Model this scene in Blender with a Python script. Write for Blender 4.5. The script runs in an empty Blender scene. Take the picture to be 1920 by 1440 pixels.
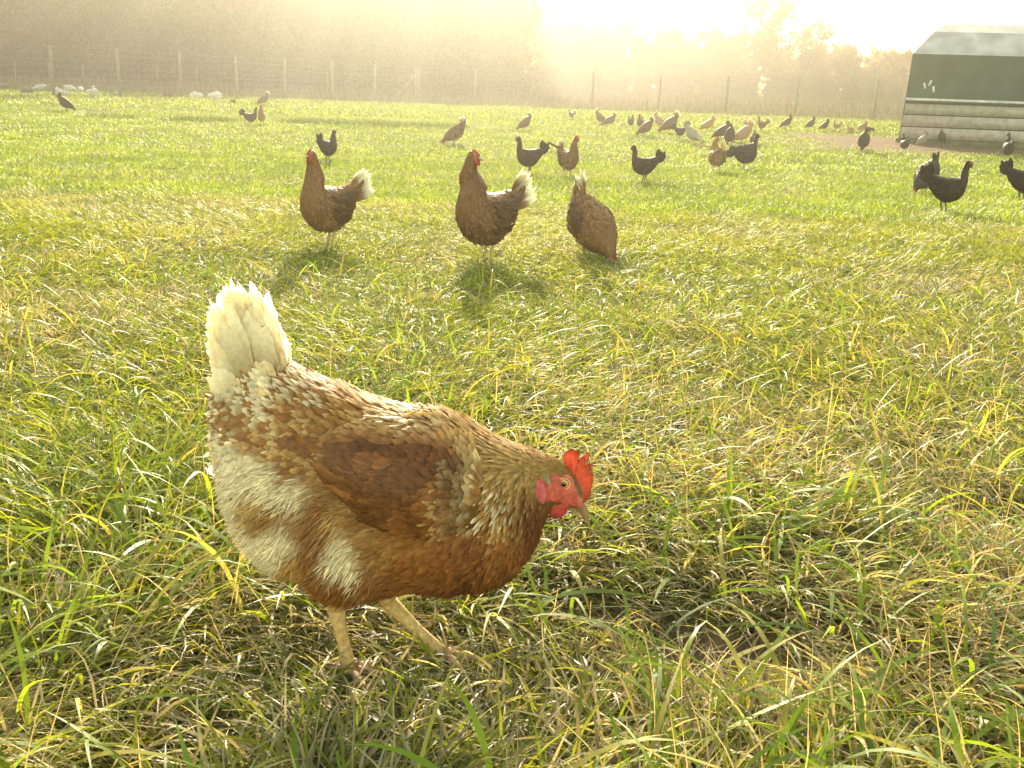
import bpy, math
import numpy as np
from mathutils import Matrix, Vector

# ------------------------------------------------------------------ camera, sky, sun, exposure
SC = bpy.context.scene
PITCH, ROLL, CAM_H = math.radians(15.97), math.radians(2.06), 0.706
FPX = 1870.0
camd = bpy.data.cameras.new('camera'); cam = bpy.data.objects.new('camera', camd)
SC.collection.objects.link(cam); SC.camera = cam
camd.sensor_width = 36.0; camd.lens = 36.0 * FPX / 1920.0
camd.clip_start = 0.02; camd.clip_end = 2000.0
cam.matrix_world = (Matrix.Translation((0, 0, CAM_H)) @ Matrix.Rotation(math.pi/2 - PITCH, 4, 'X')
                    @ Matrix.Rotation(ROLL, 4, 'Z'))
SUN_AZ, SUN_EL = math.radians(-4.0), math.radians(21.0)
world = bpy.data.worlds.new('World'); SC.world = world; world.use_nodes = True
wn = world.node_tree.nodes; wl = world.node_tree.links
bg = wn['Background']; bg.inputs['Strength'].default_value = 0.15
sky = wn.new('ShaderNodeTexSky'); sky.sky_type = 'NISHITA'; sky.sun_disc = False
sky.sun_elevation = SUN_EL; sky.sun_rotation = SUN_AZ; sky.dust_density = 1.6; sky.air_density = 1.0
tint = wn.new('ShaderNodeMix'); tint.data_type = 'RGBA'; tint.blend_type = 'MULTIPLY'; tint.inputs['Factor'].default_value = 1
tint.inputs['B'].default_value = (1.0, .86, .52, 1)      # warms the sky fill, in place of a yellow white balance
wl.new(sky.outputs[0], tint.inputs['A']); wl.new(tint.outputs['Result'], bg.inputs['Color'])
sund = bpy.data.lights.new('sun', 'SUN'); sund.energy = 2.75; sund.angle = math.radians(0.53)
sund.color = (1.0, 0.90, 0.68)
sun = bpy.data.objects.new('sun', sund); SC.collection.objects.link(sun)
sdir = Vector((math.sin(SUN_AZ)*math.cos(SUN_EL), math.cos(SUN_AZ)*math.cos(SUN_EL), math.sin(SUN_EL)))
sun.rotation_euler = sdir.to_track_quat('Z', 'Y').to_euler()
SC.view_settings.view_transform = 'Standard'; SC.view_settings.look = 'None'
SC.view_settings.gamma = 1.0; SC.view_settings.exposure = 3.08
VEIL_DENSITY, VEIL_G = 0.0128, 0.80
VEIL_COL = (.188, .180, .163)  # tint of the scattering volume that stands in for lens glare
cy = SC.cycles
cy.max_bounces = 8; cy.transparent_max_bounces = 8; cy.diffuse_bounces = 3; cy.glossy_bounces = 2
cy.transmission_bounces = 4; cy.volume_bounces = 0
cy.sample_clamp_indirect = 6.0

rng = np.random.default_rng(11)
COL = SC.collection

# ------------------------------------------------------------------ maths of the view
_Rm = np.array((Matrix.Rotation(math.pi/2 - PITCH, 3, 'X') @ Matrix.Rotation(ROLL, 3, 'Z')))
def ray(px, py):
    d = np.array([px - 960.0, 720.0 - py, -FPX]); d = _Rm @ d
    return d / np.linalg.norm(d)
def on_plane(px, py, Y):
    d = ray(px, py); t = Y / d[1]
    return np.array([d[0]*t, Y, CAM_H + d[2]*t])
def project(P):
    q = (np.asarray(P) - np.array([0, 0, CAM_H])) @ _Rm
    s = FPX / -q[..., 2]
    return 960 + q[..., 0]*s, 720 - q[..., 1]*s

# ------------------------------------------------------------------ noise + terrain
def _hash(ix, iy, seed):
    h = (ix.astype(np.int64)*374761393 + iy.astype(np.int64)*668265263 + seed*1442695041) & 0x7fffffff
    h = ((h ^ (h >> 13))*1274126177) & 0x7fffffff
    return ((h ^ (h >> 16)) & 0xffff)/65535.0
def noise(x, y, f=1.0, seed=0):
    x = np.asarray(x, float)*f; y = np.asarray(y, float)*f
    ix = np.floor(x); iy = np.floor(y); fx = x-ix; fy = y-iy
    fx = fx*fx*(3-2*fx); fy = fy*fy*(3-2*fy)
    a = _hash(ix, iy, seed); b = _hash(ix+1, iy, seed); c = _hash(ix, iy+1, seed); d = _hash(ix+1, iy+1, seed)
    return (a*(1-fx)+b*fx)*(1-fy) + (c*(1-fx)+d*fx)*fy
def fbm(x, y, f=1.0, seed=0, o=3):
    s = 0; a = 1; t = 0
    for k in range(o):
        s = s + a*noise(x, y, f*2**k, seed+k); t += a; a *= .5
    return s/t
def sstep(a, b, x):
    t = np.clip((np.asarray(x, float)-a)/(b-a), 0, 1); return t*t*(3-2*t)
_TY = [0, 5, 7, 9, 14, 20, 25, 30, 40, 47, 60, 85, 120, 170, 400]
_TZ = [0, 0, -.04, -.1, -.14, -.06, .06, .15, .29, .33, .5, .95, 1.7, 2.3, 3.0]
PITS = [(1400, 1215, .15, .10, .045), (1120, 1135, .10, .06, .022), (1880, 985, .2, .12, .03),
        (1250, 720, .3, .2, .02), (1640, 1060, .16, .07, .02)]
def _flat_hit(px, py):
    d = ray(px, py); t = -CAM_H/d[2]
    return d[0]*t, d[1]*t
PITS = [(*_flat_hit(a, b), c, d, e) for a, b, c, d, e in PITS]
def zg(x, y):
    x = np.asarray(x, float); y = np.asarray(y, float)
    z = np.interp(y, _TY, _TZ)
    z = z + sstep(60, 150, y)*sstep(10, 60, x)*1.6
    z = z + (fbm(x, y, 1.3, 5)-.5)*.035*sstep(1.0, 3.0, y) + (fbm(x, y, 5, 9)-.5)*.012
    z = z + (fbm(x, y, .25, 15)-.5)*.10*sstep(6, 12, y)
    for cx, cy_, rx, ry, dep in PITS:
        z = z - dep*np.exp(-((x-cx)/rx)**2-((y-cy_)/ry)**2)
    return z
def on_ground(px, py):
    d = ray(px, py)
    t = np.concatenate([np.linspace(.3, 20, 3000), np.linspace(20, 160, 5000)])
    X = d[0]*t; Y = d[1]*t; Z = CAM_H+d[2]*t
    below = np.nonzero(Z < zg(X, Y))[0]
    i = below[0] if len(below) else len(t)-1
    return X[i], Y[i], float(zg(X[i], Y[i]))
def soil_mask(x, y):          # bare earth: scratched pits, trodden strip in front of the coop
    x = np.asarray(x, float); y = np.asarray(y, float); m = 0*x
    for cx, cy_, rx, ry, dep in PITS[:3]:
        m = np.maximum(m, (2.1 if dep > .04 else .75)*np.exp(-((x-cx)/(rx*.7))**2-((y-cy_)/(ry*.65))**2))
    n = fbm(x, y, .9, 31)
    m = np.maximum(m, sstep(18.5, 21, y)*(1-sstep(25.5, 27.5, y))*sstep(5.2, 7.5, x+(n-.5)*3))
    m = np.maximum(m, np.exp(-((y-(24.3+.02*x)-(n-.5)*2.0)/.8)**2)*sstep(.42, .62, fbm(x, y, .35, 77))*(1-sstep(0, 4, x))*.8)
    return m

# ------------------------------------------------------------------ object + mesh helpers
def link_mesh(name, V, F, mat, parent=None, col=None, smooth=True, ragged=None):
    me = bpy.data.meshes.new(name)
    V = np.asarray(V, np.float32); nV = len(V)
    me.vertices.add(nV); me.vertices.foreach_set('co', V.ravel())
    if isinstance(F, np.ndarray):
        n, k = F.shape
        me.loops.add(n*k); me.loops.foreach_set('vertex_index', F.astype(np.int32).ravel())
        me.polygons.add(n); me.polygons.foreach_set('loop_start', np.arange(0, n*k, k, dtype=np.int32))
        me.polygons.foreach_set('loop_total', np.full(n, k, np.int32))
        npoly = n
    else:
        li = np.concatenate([np.array(f, np.int32) for f in F]); tot = np.array([len(f) for f in F], np.int32)
        me.loops.add(len(li)); me.loops.foreach_set('vertex_index', li)
        me.polygons.add(len(F)); me.polygons.foreach_set('loop_start', np.concatenate([[0], np.cumsum(tot)[:-1]]).astype(np.int32))
        me.polygons.foreach_set('loop_total', tot); npoly = len(F)
    if smooth: me.polygons.foreach_set('use_smooth', np.ones(npoly, bool))
    me.update(calc_edges=True)
    if col is not None:
        at = me.color_attributes.new('Col', 'FLOAT_COLOR', 'POINT')
        c = np.ones((nV, 4), np.float32); c[:, :3] = col; at.data.foreach_set('color', c.ravel())
    me.materials.append(mat)
    o = bpy.data.objects.new(name, me); COL.objects.link(o)
    if parent is not None: o.parent = parent
    return o
def empty(name, loc, rz=0.0, s=1.0):
    o = bpy.data.objects.new(name, None); COL.objects.link(o)
    o.location = loc; o.rotation_euler = (0, 0, rz); o.scale = (s, s, s); o.empty_display_size = .1
    return o
def tag(o, label=None, cat=None, group=None, kind=None):
    if label: o['label'] = label
    if cat: o['category'] = cat
    if group: o['group'] = group
    if kind: o['kind'] = kind
    return o
def copy_tree(root, loc, rz, s):
    r = root.copy(); COL.objects.link(r); r.location = loc; r.rotation_euler = (0, 0, rz); r.scale = (s, s, s)
    for ch in root.children:
        c = ch.copy(); COL.objects.link(c); c.parent = r
        for g in ch.children:
            d = g.copy(); COL.objects.link(d); d.parent = c
    return r
class MB:
    def __init__(s): s.V = []; s.F = []; s.C = []; s.n = 0
    def add(s, V, F, c=None):
        V = np.asarray(V, float)
        s.V.append(V); s.F += [tuple(int(i)+s.n for i in f) for f in F]
        cc = np.ones((len(V), 3))*(np.array(c) if c is not None else 1.0); s.C.append(cc); s.n += len(V)
    def box(s, lo, hi, c=None, M=None):
        (a, b, d), (e, f, g) = lo, hi
        V = np.array([[a,b,d],[e,b,d],[e,f,d],[a,f,d],[a,b,g],[e,b,g],[e,f,g],[a,f,g]], float)
        if M is not None: V = V @ M[:3, :3].T + M[:3, 3]
        s.add(V, [(3,2,1,0),(4,5,6,7),(0,1,5,4),(1,2,6,5),(2,3,7,6),(3,0,4,7)], c)
    def tube(s, pts, rad, n=8, c=None, cap=True):
        pts = np.asarray(pts, float); m = len(pts)
        rad = np.ones(m)*rad if np.isscalar(rad) else np.asarray(rad, float)
        T = np.gradient(pts, axis=0); T /= np.linalg.norm(T, axis=1)[:, None]+1e-12
        up = np.array([0, 0, 1.0]) if abs(T[0][2]) < .9 else np.array([1.0, 0, 0])
        V = []; a = np.linspace(0, 2*np.pi, n, endpoint=False)
        U = up - T[0]*np.dot(up, T[0]); U /= np.linalg.norm(U)
        for i in range(m):
            U = U - T[i]*np.dot(U, T[i]); U /= np.linalg.norm(U)+1e-12
            W = np.cross(T[i], U)
            V.append(pts[i] + rad[i]*(np.cos(a)[:, None]*U + np.sin(a)[:, None]*W))
        F = [(i*n+j, i*n+(j+1) % n, (i+1)*n+(j+1) % n, (i+1)*n+j) for i in range(m-1) for j in range(n)]
        if cap: F += [tuple(range(n-1, -1, -1)), tuple((m-1)*n+j for j in range(n))]
        s.add(np.concatenate(V), F, c)
    def ball(s, cen, r, n=12, c=None):
        r = np.ones(3)*r
        V = [[0, 0, 1]]; 
        for i in range(1, n//2):
            t = np.pi*i/(n//2)
            for j in range(n): V.append([math.sin(t)*math.cos(2*np.pi*j/n), math.sin(t)*math.sin(2*np.pi*j/n), math.cos(t)])
        V.append([0, 0, -1]); R = n//2-1
        F = [(0, 1+j, 1+(j+1) % n) for j in range(n)]
        F += [(1+i*n+j, 1+(i+1)*n+j, 1+(i+1)*n+(j+1) % n, 1+i*n+(j+1) % n) for i in range(R-1) for j in range(n)]
        F += [(1+R*n, 1+(R-1)*n+(j+1) % n, 1+(R-1)*n+j) for j in range(n)]
        s.add(np.array(V)*r+np.array(cen), F, c)
    def build(s, name, mat, parent=None, smooth=True):
        return link_mesh(name, np.concatenate(s.V), s.F, mat, parent, np.concatenate(s.C), smooth)

# ------------------------------------------------------------------ materials
def material(name): 
    m = bpy.data.materials.new(name); m.use_nodes = True
    return m, m.node_tree.nodes, m.node_tree.links
def attr_mat(name, rough=.6, spec=.3, trans=0.0, trans_gain=1.0, bump=0.0, bscale=200., mot=0.0, mscale=30., sheen=0.0, tint=(1, 1, 1)):
    m, N, L = material(name); b = N['Principled BSDF']; out = N['Material Output']
    a = N.new('ShaderNodeAttribute'); a.attribute_name = 'Col'
    src = a.outputs['Color']
    if mot > 0:
        tc = N.new('ShaderNodeTexCoord'); no = N.new('ShaderNodeTexNoise'); no.inputs['Scale'].default_value = mscale
        no.inputs['Detail'].default_value = 4
        L.new(tc.outputs['Object'], no.inputs['Vector'])
        mr = N.new('ShaderNodeMapRange'); mr.inputs[1].default_value = .3; mr.inputs[2].default_value = .7
        mr.inputs[3].default_value = 1-mot; mr.inputs[4].default_value = 1+mot
        L.new(no.outputs['Fac'], mr.inputs[0])
        mx = N.new('ShaderNodeMix'); mx.data_type = 'RGBA'; mx.blend_type = 'MULTIPLY'; mx.inputs['Factor'].default_value = 1
        L.new(src, mx.inputs['A']); L.new(mr.outputs[0], mx.inputs['B']); src = mx.outputs['Result']
    L.new(src, b.inputs['Base Color'])
    b.inputs['Roughness'].default_value = rough; b.inputs['Specular IOR Level'].default_value = spec
    if sheen: b.inputs['Sheen Weight'].default_value = sheen; b.inputs['Sheen Roughness'].default_value = .4
    if bump > 0:
        tc = N.new('ShaderNodeTexCoord'); no = N.new('ShaderNodeTexNoise'); no.inputs['Scale'].default_value = bscale
        no.inputs['Detail'].default_value = 3
        L.new(tc.outputs['Object'], no.inputs['Vector'])
        bp = N.new('ShaderNodeBump'); bp.inputs['Strength'].default_value = bump; bp.inputs['Distance'].default_value = .003
        L.new(no.outputs['Fac'], bp.inputs['Height']); L.new(bp.outputs[0], b.inputs['Normal'])
    if trans > 0:
        t = N.new('ShaderNodeBsdfTranslucent'); mx = N.new('ShaderNodeMixShader'); mx.inputs[0].default_value = trans
        g = N.new('ShaderNodeMix'); g.data_type = 'RGBA'; g.blend_type = 'MULTIPLY'; g.inputs['Factor'].default_value = 1
        L.new(src, g.inputs['A']); g.inputs['B'].default_value = tuple(trans_gain*c for c in tint)+(1,)
        L.new(g.outputs['Result'], t.inputs['Color'])
        L.new(b.outputs[0], mx.inputs[1]); L.new(t.outputs[0], mx.inputs[2]); L.new(mx.outputs[0], out.inputs['Surface'])
    return m
M_GRASS = attr_mat('grass_blades', rough=.48, spec=.24, trans=.45, trans_gain=1.8, tint=(1.05, 1.0, .55))
M_STALK = attr_mat('dry_stalks', rough=.6, spec=.2, trans=.2)
M_FEATH = attr_mat('feathers', rough=.5, spec=.25, trans=.25, trans_gain=1.25, mot=.2, mscale=140.)
M_FEATHD = attr_mat('dark_feathers', rough=.6, spec=.15, trans=.05)
M_TAILF = attr_mat('tail_feathers', rough=.5, spec=.25, trans=.5, trans_gain=1.35, mot=.12, mscale=160.)
M_SKIN = attr_mat('bird_skin', rough=.55, spec=.35, bump=.7, bscale=420., mot=.22, mscale=110.)
M_COMB = attr_mat('comb_skin', rough=.5, spec=.3, trans=.35, trans_gain=1.25, bump=.6, bscale=500., mot=.15, mscale=150.)
M_BEAK = attr_mat('horn', rough=.4, spec=.4, mot=.25, mscale=200.)
M_LEG = attr_mat('scaly_legs', rough=.55, spec=.35, bump=.9, bscale=600., mot=.3, mscale=160.)
M_EYE = attr_mat('eye', rough=.06, spec=.8)
M_LEAF = attr_mat('tree_leaves', rough=.7, spec=.1, trans=.45, trans_gain=1.9)
M_BARK = attr_mat('bark', rough=.9, spec=.1, mot=.3, mscale=3.)
M_WOOD = attr_mat('weathered_wood', rough=.8, spec=.2, mot=.22, mscale=7.)
M_WIRE = attr_mat('galvanised_wire', rough=.8, spec=.1)
M_TARP = attr_mat('tarpaulin', rough=.6, spec=.25, mot=.28, mscale=2.2, bump=.5, bscale=3.)

def ground_material():
    m, N, L = material('field_soil'); b = N['Principled BSDF']
    a = N.new('ShaderNodeAttribute'); a.attribute_name = 'Col'
    tc = N.new('ShaderNodeTexCoord'); no = N.new('ShaderNodeTexNoise'); no.inputs['Scale'].default_value = 22; no.inputs['Detail'].default_value = 8
    no.inputs['Roughness'].default_value = .7
    L.new(tc.outputs['Object'], no.inputs['Vector'])
    mr = N.new('ShaderNodeMapRange'); mr.inputs[1].default_value = .3; mr.inputs[2].default_value = .7
    mr.inputs[3].default_value = .55; mr.inputs[4].default_value = 1.5; L.new(no.outputs['Fac'], mr.inputs[0])
    mx = N.new('ShaderNodeMix'); mx.data_type = 'RGBA'; mx.blend_type = 'MULTIPLY'; mx.inputs['Factor'].default_value = 1
    L.new(a.outputs['Color'], mx.inputs['A']); L.new(mr.outputs[0], mx.inputs['B']); L.new(mx.outputs['Result'], b.inputs['Base Color'])
    b.inputs['Roughness'].default_value = .95; b.inputs['Specular IOR Level'].default_value = .1
    bp = N.new('ShaderNodeBump'); bp.inputs['Strength'].default_value = .9; bp.inputs['Distance'].default_value = .02
    n2 = N.new('ShaderNodeTexNoise'); n2.inputs['Scale'].default_value = 60; n2.inputs['Detail'].default_value = 6
    L.new(tc.outputs['Object'], n2.inputs['Vector']); L.new(n2.outputs['Fac'], bp.inputs['Height']); L.new(bp.outputs[0], b.inputs['Normal'])
    return m
M_GROUND = ground_material()

# ------------------------------------------------------------------ the field
def axis(lim, d0, grow):
    v = [0.0]; d = d0
    while v[-1] < lim: v.append(v[-1]+d); d *= grow if v[-1] > 2.5 else 1.0
    return np.array(v)
ax = axis(142, .03, 1.045); xs = np.concatenate([-ax[:0:-1], ax])
ys = np.concatenate([-axis(6, .3, 1.2)[:0:-1], axis(152, .03, 1.03)])
GX, GY = np.meshgrid(xs, ys); GZ = zg(GX, GY)
V = np.stack([GX, GY, GZ], -1).reshape(-1, 3); nx = len(xs); ny = len(ys)
I = np.arange(nx*ny).reshape(ny, nx)
F = np.stack([I[:-1, :-1], I[:-1, 1:], I[1:, 1:], I[1:, :-1]], -1).reshape(-1, 4)
x, y = V[:, 0], V[:, 1]
sm = np.clip(soil_mask(x, y)*1.3, 0, 1)[:, None]
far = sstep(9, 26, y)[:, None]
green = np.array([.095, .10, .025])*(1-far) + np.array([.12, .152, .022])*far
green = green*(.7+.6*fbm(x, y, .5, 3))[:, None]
soil = np.array([.17, .105, .065])
beyond = sstep(44, 50, y)[:, None]
c = green*(1-sm) + soil*sm
c = c*(1-beyond) + beyond*(np.array([.17, .125, .075])*(.7+.6*fbm(x, y, .3, 8))[:, None])
gr_ = (sstep(74, 80, y))[:, None]
c = c*(1-gr_) + gr_*np.array([.12, .13, .035])
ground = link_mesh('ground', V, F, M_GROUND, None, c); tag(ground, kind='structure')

# ------------------------------------------------------------------ ribbons (grass blades, stalks)
def ribbons(P, ang, L, W, e0, e1, segs, colb, colt, twist=.6, side_j=.25, bow=0.0):
    n = len(P); t = np.linspace(0, 1, segs+1)
    el = e0[:, None] + (e1-e0)[:, None]*t[None, :]**1.1
    step = (L/segs)[:, None]
    az = ang[:, None] + bow*rng.normal(0, 1, n)[:, None]*t[None, :]
    dx = np.cos(el)*np.cos(az)*step; dy = np.cos(el)*np.sin(az)*step; dz = np.sin(el)*step
    z0 = np.zeros((n, 1))
    X = P[:, 0:1]+np.concatenate([z0, np.cumsum(dx[:, :-1], 1)], 1)
    Y = P[:, 1:2]+np.concatenate([z0, np.cumsum(dy[:, :-1], 1)], 1)
    Z = P[:, 2:3]+np.concatenate([z0, np.cumsum(dz[:, :-1], 1)], 1)
    floor = zg(X[:, -1], Y[:, -1])[:, None] if len(P) < 400000 else P[:, 2:3]
    fl = P[:, 2:3]*(1-t)+floor*t+.004
    Z = np.maximum(Z, fl)
    tw = rng.uniform(-twist, twist, n)[:, None] + rng.uniform(-twist, twist, n)[:, None]*t*1.5
    sx = -np.sin(az)*np.cos(tw); sy = np.cos(az)*np.cos(tw); sz = np.sin(tw)
    w = (W[:, None]/2)*np.clip(np.minimum(1, (1.02-t)*2.2)**.8, .06, 1)*(.6+.4*np.minimum(1, t*6))
    A = np.stack([X-sx*w, Y-sy*w, Z-sz*w], -1); B = np.stack([X+sx*w, Y+sy*w, Z+sz*w], -1)
    V = np.stack([A, B], 2).reshape(-1, 3)
    base = (np.arange(n)*(segs+1)*2)[:, None]
    k = (np.arange(segs)*2)[None, :]
    F = np.stack([base+k, base+k+1, base+k+3, base+k+2], -1).reshape(-1, 4)
    C = colb[:, None, :]*(1-t)[None, :, None] + colt[:, None, :]*t[None, :, None]
    C = np.repeat(C[:, :, None, :], 2, 2).reshape(-1, 3)
    return V, F, C
def blade_colours(n, x, y, dry):
    r = rng.uniform(0, 1, n); v = rng.uniform(.65, 1.35, n)[:, None]
    g1 = np.array([.135, .175, .014]); g2 = np.array([.205, .225, .02]); g3 = np.array([.10, .128, .02])
    mixg = rng.uniform(0, 1, n)[:, None]
    green = g1*(1-mixg)+g2*mixg
    green = np.where((rng.uniform(0, 1, n) < .25)[:, None], g3, green)*v
    straw = np.array([.36, .30, .18])*rng.uniform(.5, 1.25, n)[:, None]
    yellow = np.array([.34, .27, .05])*v; brown = np.array([.17, .11, .05])*v
    cb = green.copy(); ct = green*np.array([1.15, 1.05, .9])
    isd = r < dry; ct[isd] = straw[isd]; cb[isd] = straw[isd]*.8
    isb = (r > dry) & (r < dry+.3*dry); cb[isb] = brown[isb]; ct[isb] = straw[isb]
    isy = r > .975; ct[isy] = yellow[isy]
    return cb, ct
def grass_zone(y0, y1, dens, Lr, Wr, segs, seed, far=0.0):
    global rng
    rng = np.random.default_rng(seed)
    hw = lambda y: .66*y+.6
    area = (hw(y0)+hw(y1))*(y1-y0); n = int(area*dens)
    y = np.sqrt(rng.uniform(y0**2, y1**2, int(n*1.05)))*1.0
    x = rng.uniform(-1, 1, len(y))*hw(y)
    cl = fbm(x, y, 3.0, 40); keep = rng.uniform(0, 1, len(y)) > np.clip(soil_mask(x, y)*1.15, 0, .97)
    keep &= ~((y > 46) )
    keep &= rng.uniform(0, 1, len(y)) < .55+.9*cl
    x = x[keep]; y = y[keep]; n = len(x); cl = cl[keep]
    P = np.stack([x, y, zg(x, y)-.004], -1)
    a0 = fbm(x, y, 1.1, 50, 2)*2*np.pi*2.2
    fl = rng.normal(0, .75, n)
    ang = np.where(rng.uniform(0, 1, n) < .7, a0+fl, rng.uniform(0, 2*np.pi, n))
    tall = fbm(x, y, 1.7, 61)
    L = rng.uniform(*Lr, n)*(.6+.8*tall)
    W = rng.uniform(*Wr, n)
    up = rng.uniform(0, 1, n)
    e0 = np.where(up < .68, rng.uniform(.1, .7, n), rng.uniform(.7, 1.35, n))
    e1 = np.where(up < .68, rng.uniform(-.5, .15, n), rng.uniform(-1.0, .5, n))
    near_feet = np.exp(-((x+.16)/.22)**2-((y-1.08)/.13)**2); e0 = e0*(1-.35*near_feet); L = L*(1-.25*near_feet)
    if far: k_ = rng.uniform(0, 1, n) < .35+.6*far; e0 = np.where(k_, rng.uniform(.5, 1.4, n), e0); e1 = np.where(k_, rng.uniform(-.5, .9, n), e1)
    dryn = fbm(x, y, 1.2, 71)
    dry = np.clip(.15+.7*(dryn-.45)*2, .05, .58)*(1-.5*sstep(2.2, 7.0, y))
    # the right half of the foreground is drier and more matted
    dry = np.clip(dry + .20*sstep(-.1, .8, x/np.maximum(y, .5)*1.2)*(1-sstep(3, 6, y)), 0, .7)
    cb, ct = blade_colours(n, x, y, dry)
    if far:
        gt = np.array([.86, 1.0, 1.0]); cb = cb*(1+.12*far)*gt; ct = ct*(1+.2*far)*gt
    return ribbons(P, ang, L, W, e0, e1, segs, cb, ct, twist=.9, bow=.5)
def join(parts):
    Vs, Fs, Cs = [], [], []; n = 0
    for V, F, C in parts: Vs.append(V); Fs.append(F+n); Cs.append(C); n += len(V)
    return np.concatenate(Vs), np.concatenate(Fs), np.concatenate(Cs)
zones = [grass_zone(.70, 1.9, 13000, (.05, .14), (.0016, .0042), 5, 101),
         grass_zone(1.9, 3.4, 8000, (.05, .12), (.0018, .004), 4, 102),
         grass_zone(3.4, 7.0, 4600, (.045, .10), (.0022, .0045), 3, 103),
         grass_zone(7.0, 14.0, 1700, (.04, .085), (.004, .008), 2, 104, .5),
         grass_zone(14.0, 27.0, 420, (.04, .09), (.009, .018), 2, 105, .9),
         grass_zone(27.0, 46.0, 95, (.06, .15), (.02, .045), 2, 106, 1.0)]
# long broad blades and thin dry culms standing out of the sward close by
rng = np.random.default_rng(107)
def extra(n, y0, y1, Lr, Wr, e0r, e1r, cols, segs=7, bow=.35):
    y = rng.uniform(y0, y1, n); x = rng.uniform(-1, 1, n)*(.6*y+.3)
    k = (soil_mask(x, y) < .3) & (((x+.16)/.32)**2+((y-1.04)/.2)**2 > 1); x = x[k]; y = y[k]; n = len(x)
    P = np.stack([x, y, zg(x, y)], -1)
    c = np.array(cols)[rng.integers(0, len(cols), n)]*rng.uniform(.75, 1.25, n)[:, None]
    return ribbons(P, rng.uniform(0, 2*np.pi, n), rng.uniform(*Lr, n), rng.uniform(*Wr, n), rng.uniform(*e0r, n), rng.uniform(*e1r, n), segs, c, c*1.1, twist=.5, bow=bow)
zones += [extra(1500, .72, 1.7, (.12, .24), (.004, .0075), (.5, 1.2), (-.7, .2), [(.15, .21, .015), (.20, .25, .02), (.11, .16, .03), (.14, .2, .02), (.3, .26, .06)]),
          extra(900, .75, 2.6, (.08, .17), (.0012, .002), (1.0, 1.5), (.5, 1.4), [(.35, .25, .13), (.28, .2, .1)]),
          extra(2600, 1.5, 4.0, (.10, .20), (.003, .006), (.6, 1.3), (-.7, .4), [(.12, .18, .015), (.16, .21, .02), (.3, .25, .05)]),
          extra(700, .75, 3.0, (.05, .12), (.003, .005), (.0, .5), (-.3, .3), [(.55, .46, .28), (.45, .36, .2)], bow=1.2)]
V, F, C = join(zones)
g = link_mesh('grass', V, F, M_GRASS, None, C, smooth=True)
tag(g, 'green and straw-coloured pasture grass covering the field', 'grass', kind='stuff')
del zones

# darker tussocks on the low ridge across the field
rng = np.random.default_rng(120)
def tussocks():
    parts = []
    spots = [(210,222,.5),(345,228,.45),(372,227,.5),(398,228,.5),(560,232,.4),(590,230,.4),(640,234,.4),(690,236,.6),(715,235,.5),(745,238,.6),(790,238,.7),(830,240,.6),(700,705,.0)]
    for px, py, r in spots:
        if r <= 0: continue
        X, Y, Z = on_ground(px, py); n = 260
        a = rng.uniform(0, 6.28, n); q = np.sqrt(rng.uniform(0, 1, n))*r
        x = X+np.cos(a)*q*1.2; y = Y+np.sin(a)*q*.6
        P = np.stack([x, y, zg(x, y)], -1); c = np.array([.10, .135, .03])*rng.uniform(.6, 1.3, n)[:, None]
        parts.append(ribbons(P, rng.uniform(0, 6.28, n), rng.uniform(.08, .18, n), rng.uniform(.008, .016, n), rng.uniform(.8, 1.5, n), rng.uniform(-.3, 1.0, n), 2, c, c))
    return join(parts)
V, F, C = tussocks()
tag(link_mesh('tussock_grass', V, F, M_GRASS, None, C), 'darker grass tussocks along the low bank across the field', 'grass', kind='stuff')

# ------------------------------------------------------------------ weeds and dry stubble beyond the fence
def weeds():
    parts = []
    r = np.random.default_rng(130)
    n = 26000; y = np.sqrt(r.uniform(48**2, 80**2, n)); x = r.uniform(-.62, .62, n)*y
    P = np.stack([x, y, zg(x, y)-.02], -1)
    hf = fbm(x, y, .15, 33)
    row = .55+.45*(np.sin(y*1.9) > 0)
    L = r.uniform(.25, .75, n)*(.6+.8*hf)*row; L = L*(1+.35*sstep(2, 14, x))
    c = np.array([.26, .17, .11])*r.uniform(.5, 1.3, n)[:, None]
    gsel = r.uniform(0, 1, n) < .28+.3*sstep(4, 15, x); c[gsel] = np.array([.13, .15, .035])*r.uniform(.7, 1.3, gsel.sum())[:, None]
    parts.append(ribbons(P, r.uniform(0, 6.28, n), L, r.uniform(.02, .07, n), r.uniform(1.2, 1.55, n), r.uniform(.6, 1.5, n), 2, c, c*1.2))
    n = 9000; y = r.uniform(43.5, 47.5, n); x = r.uniform(-.62, .62, n)*y
    P = np.stack([x, y, zg(x, y)-.02], -1)
    c = np.array([.20, .19, .06])*r.uniform(.5, 1.4, n)[:, None]
    parts.append(ribbons(P, r.uniform(0, 6.28, n), r.uniform(.15, .45, n), r.uniform(.015, .04, n), r.uniform(1.1, 1.55, n), r.uniform(.4, 1.5, n), 2, c, c*1.2))
    return join(parts)
V, F, C = weeds()
tag(link_mesh('weeds', V, F, M_STALK, None, C), 'dry brown and green weeds beyond the wire fence', 'weeds', kind='stuff')

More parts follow.
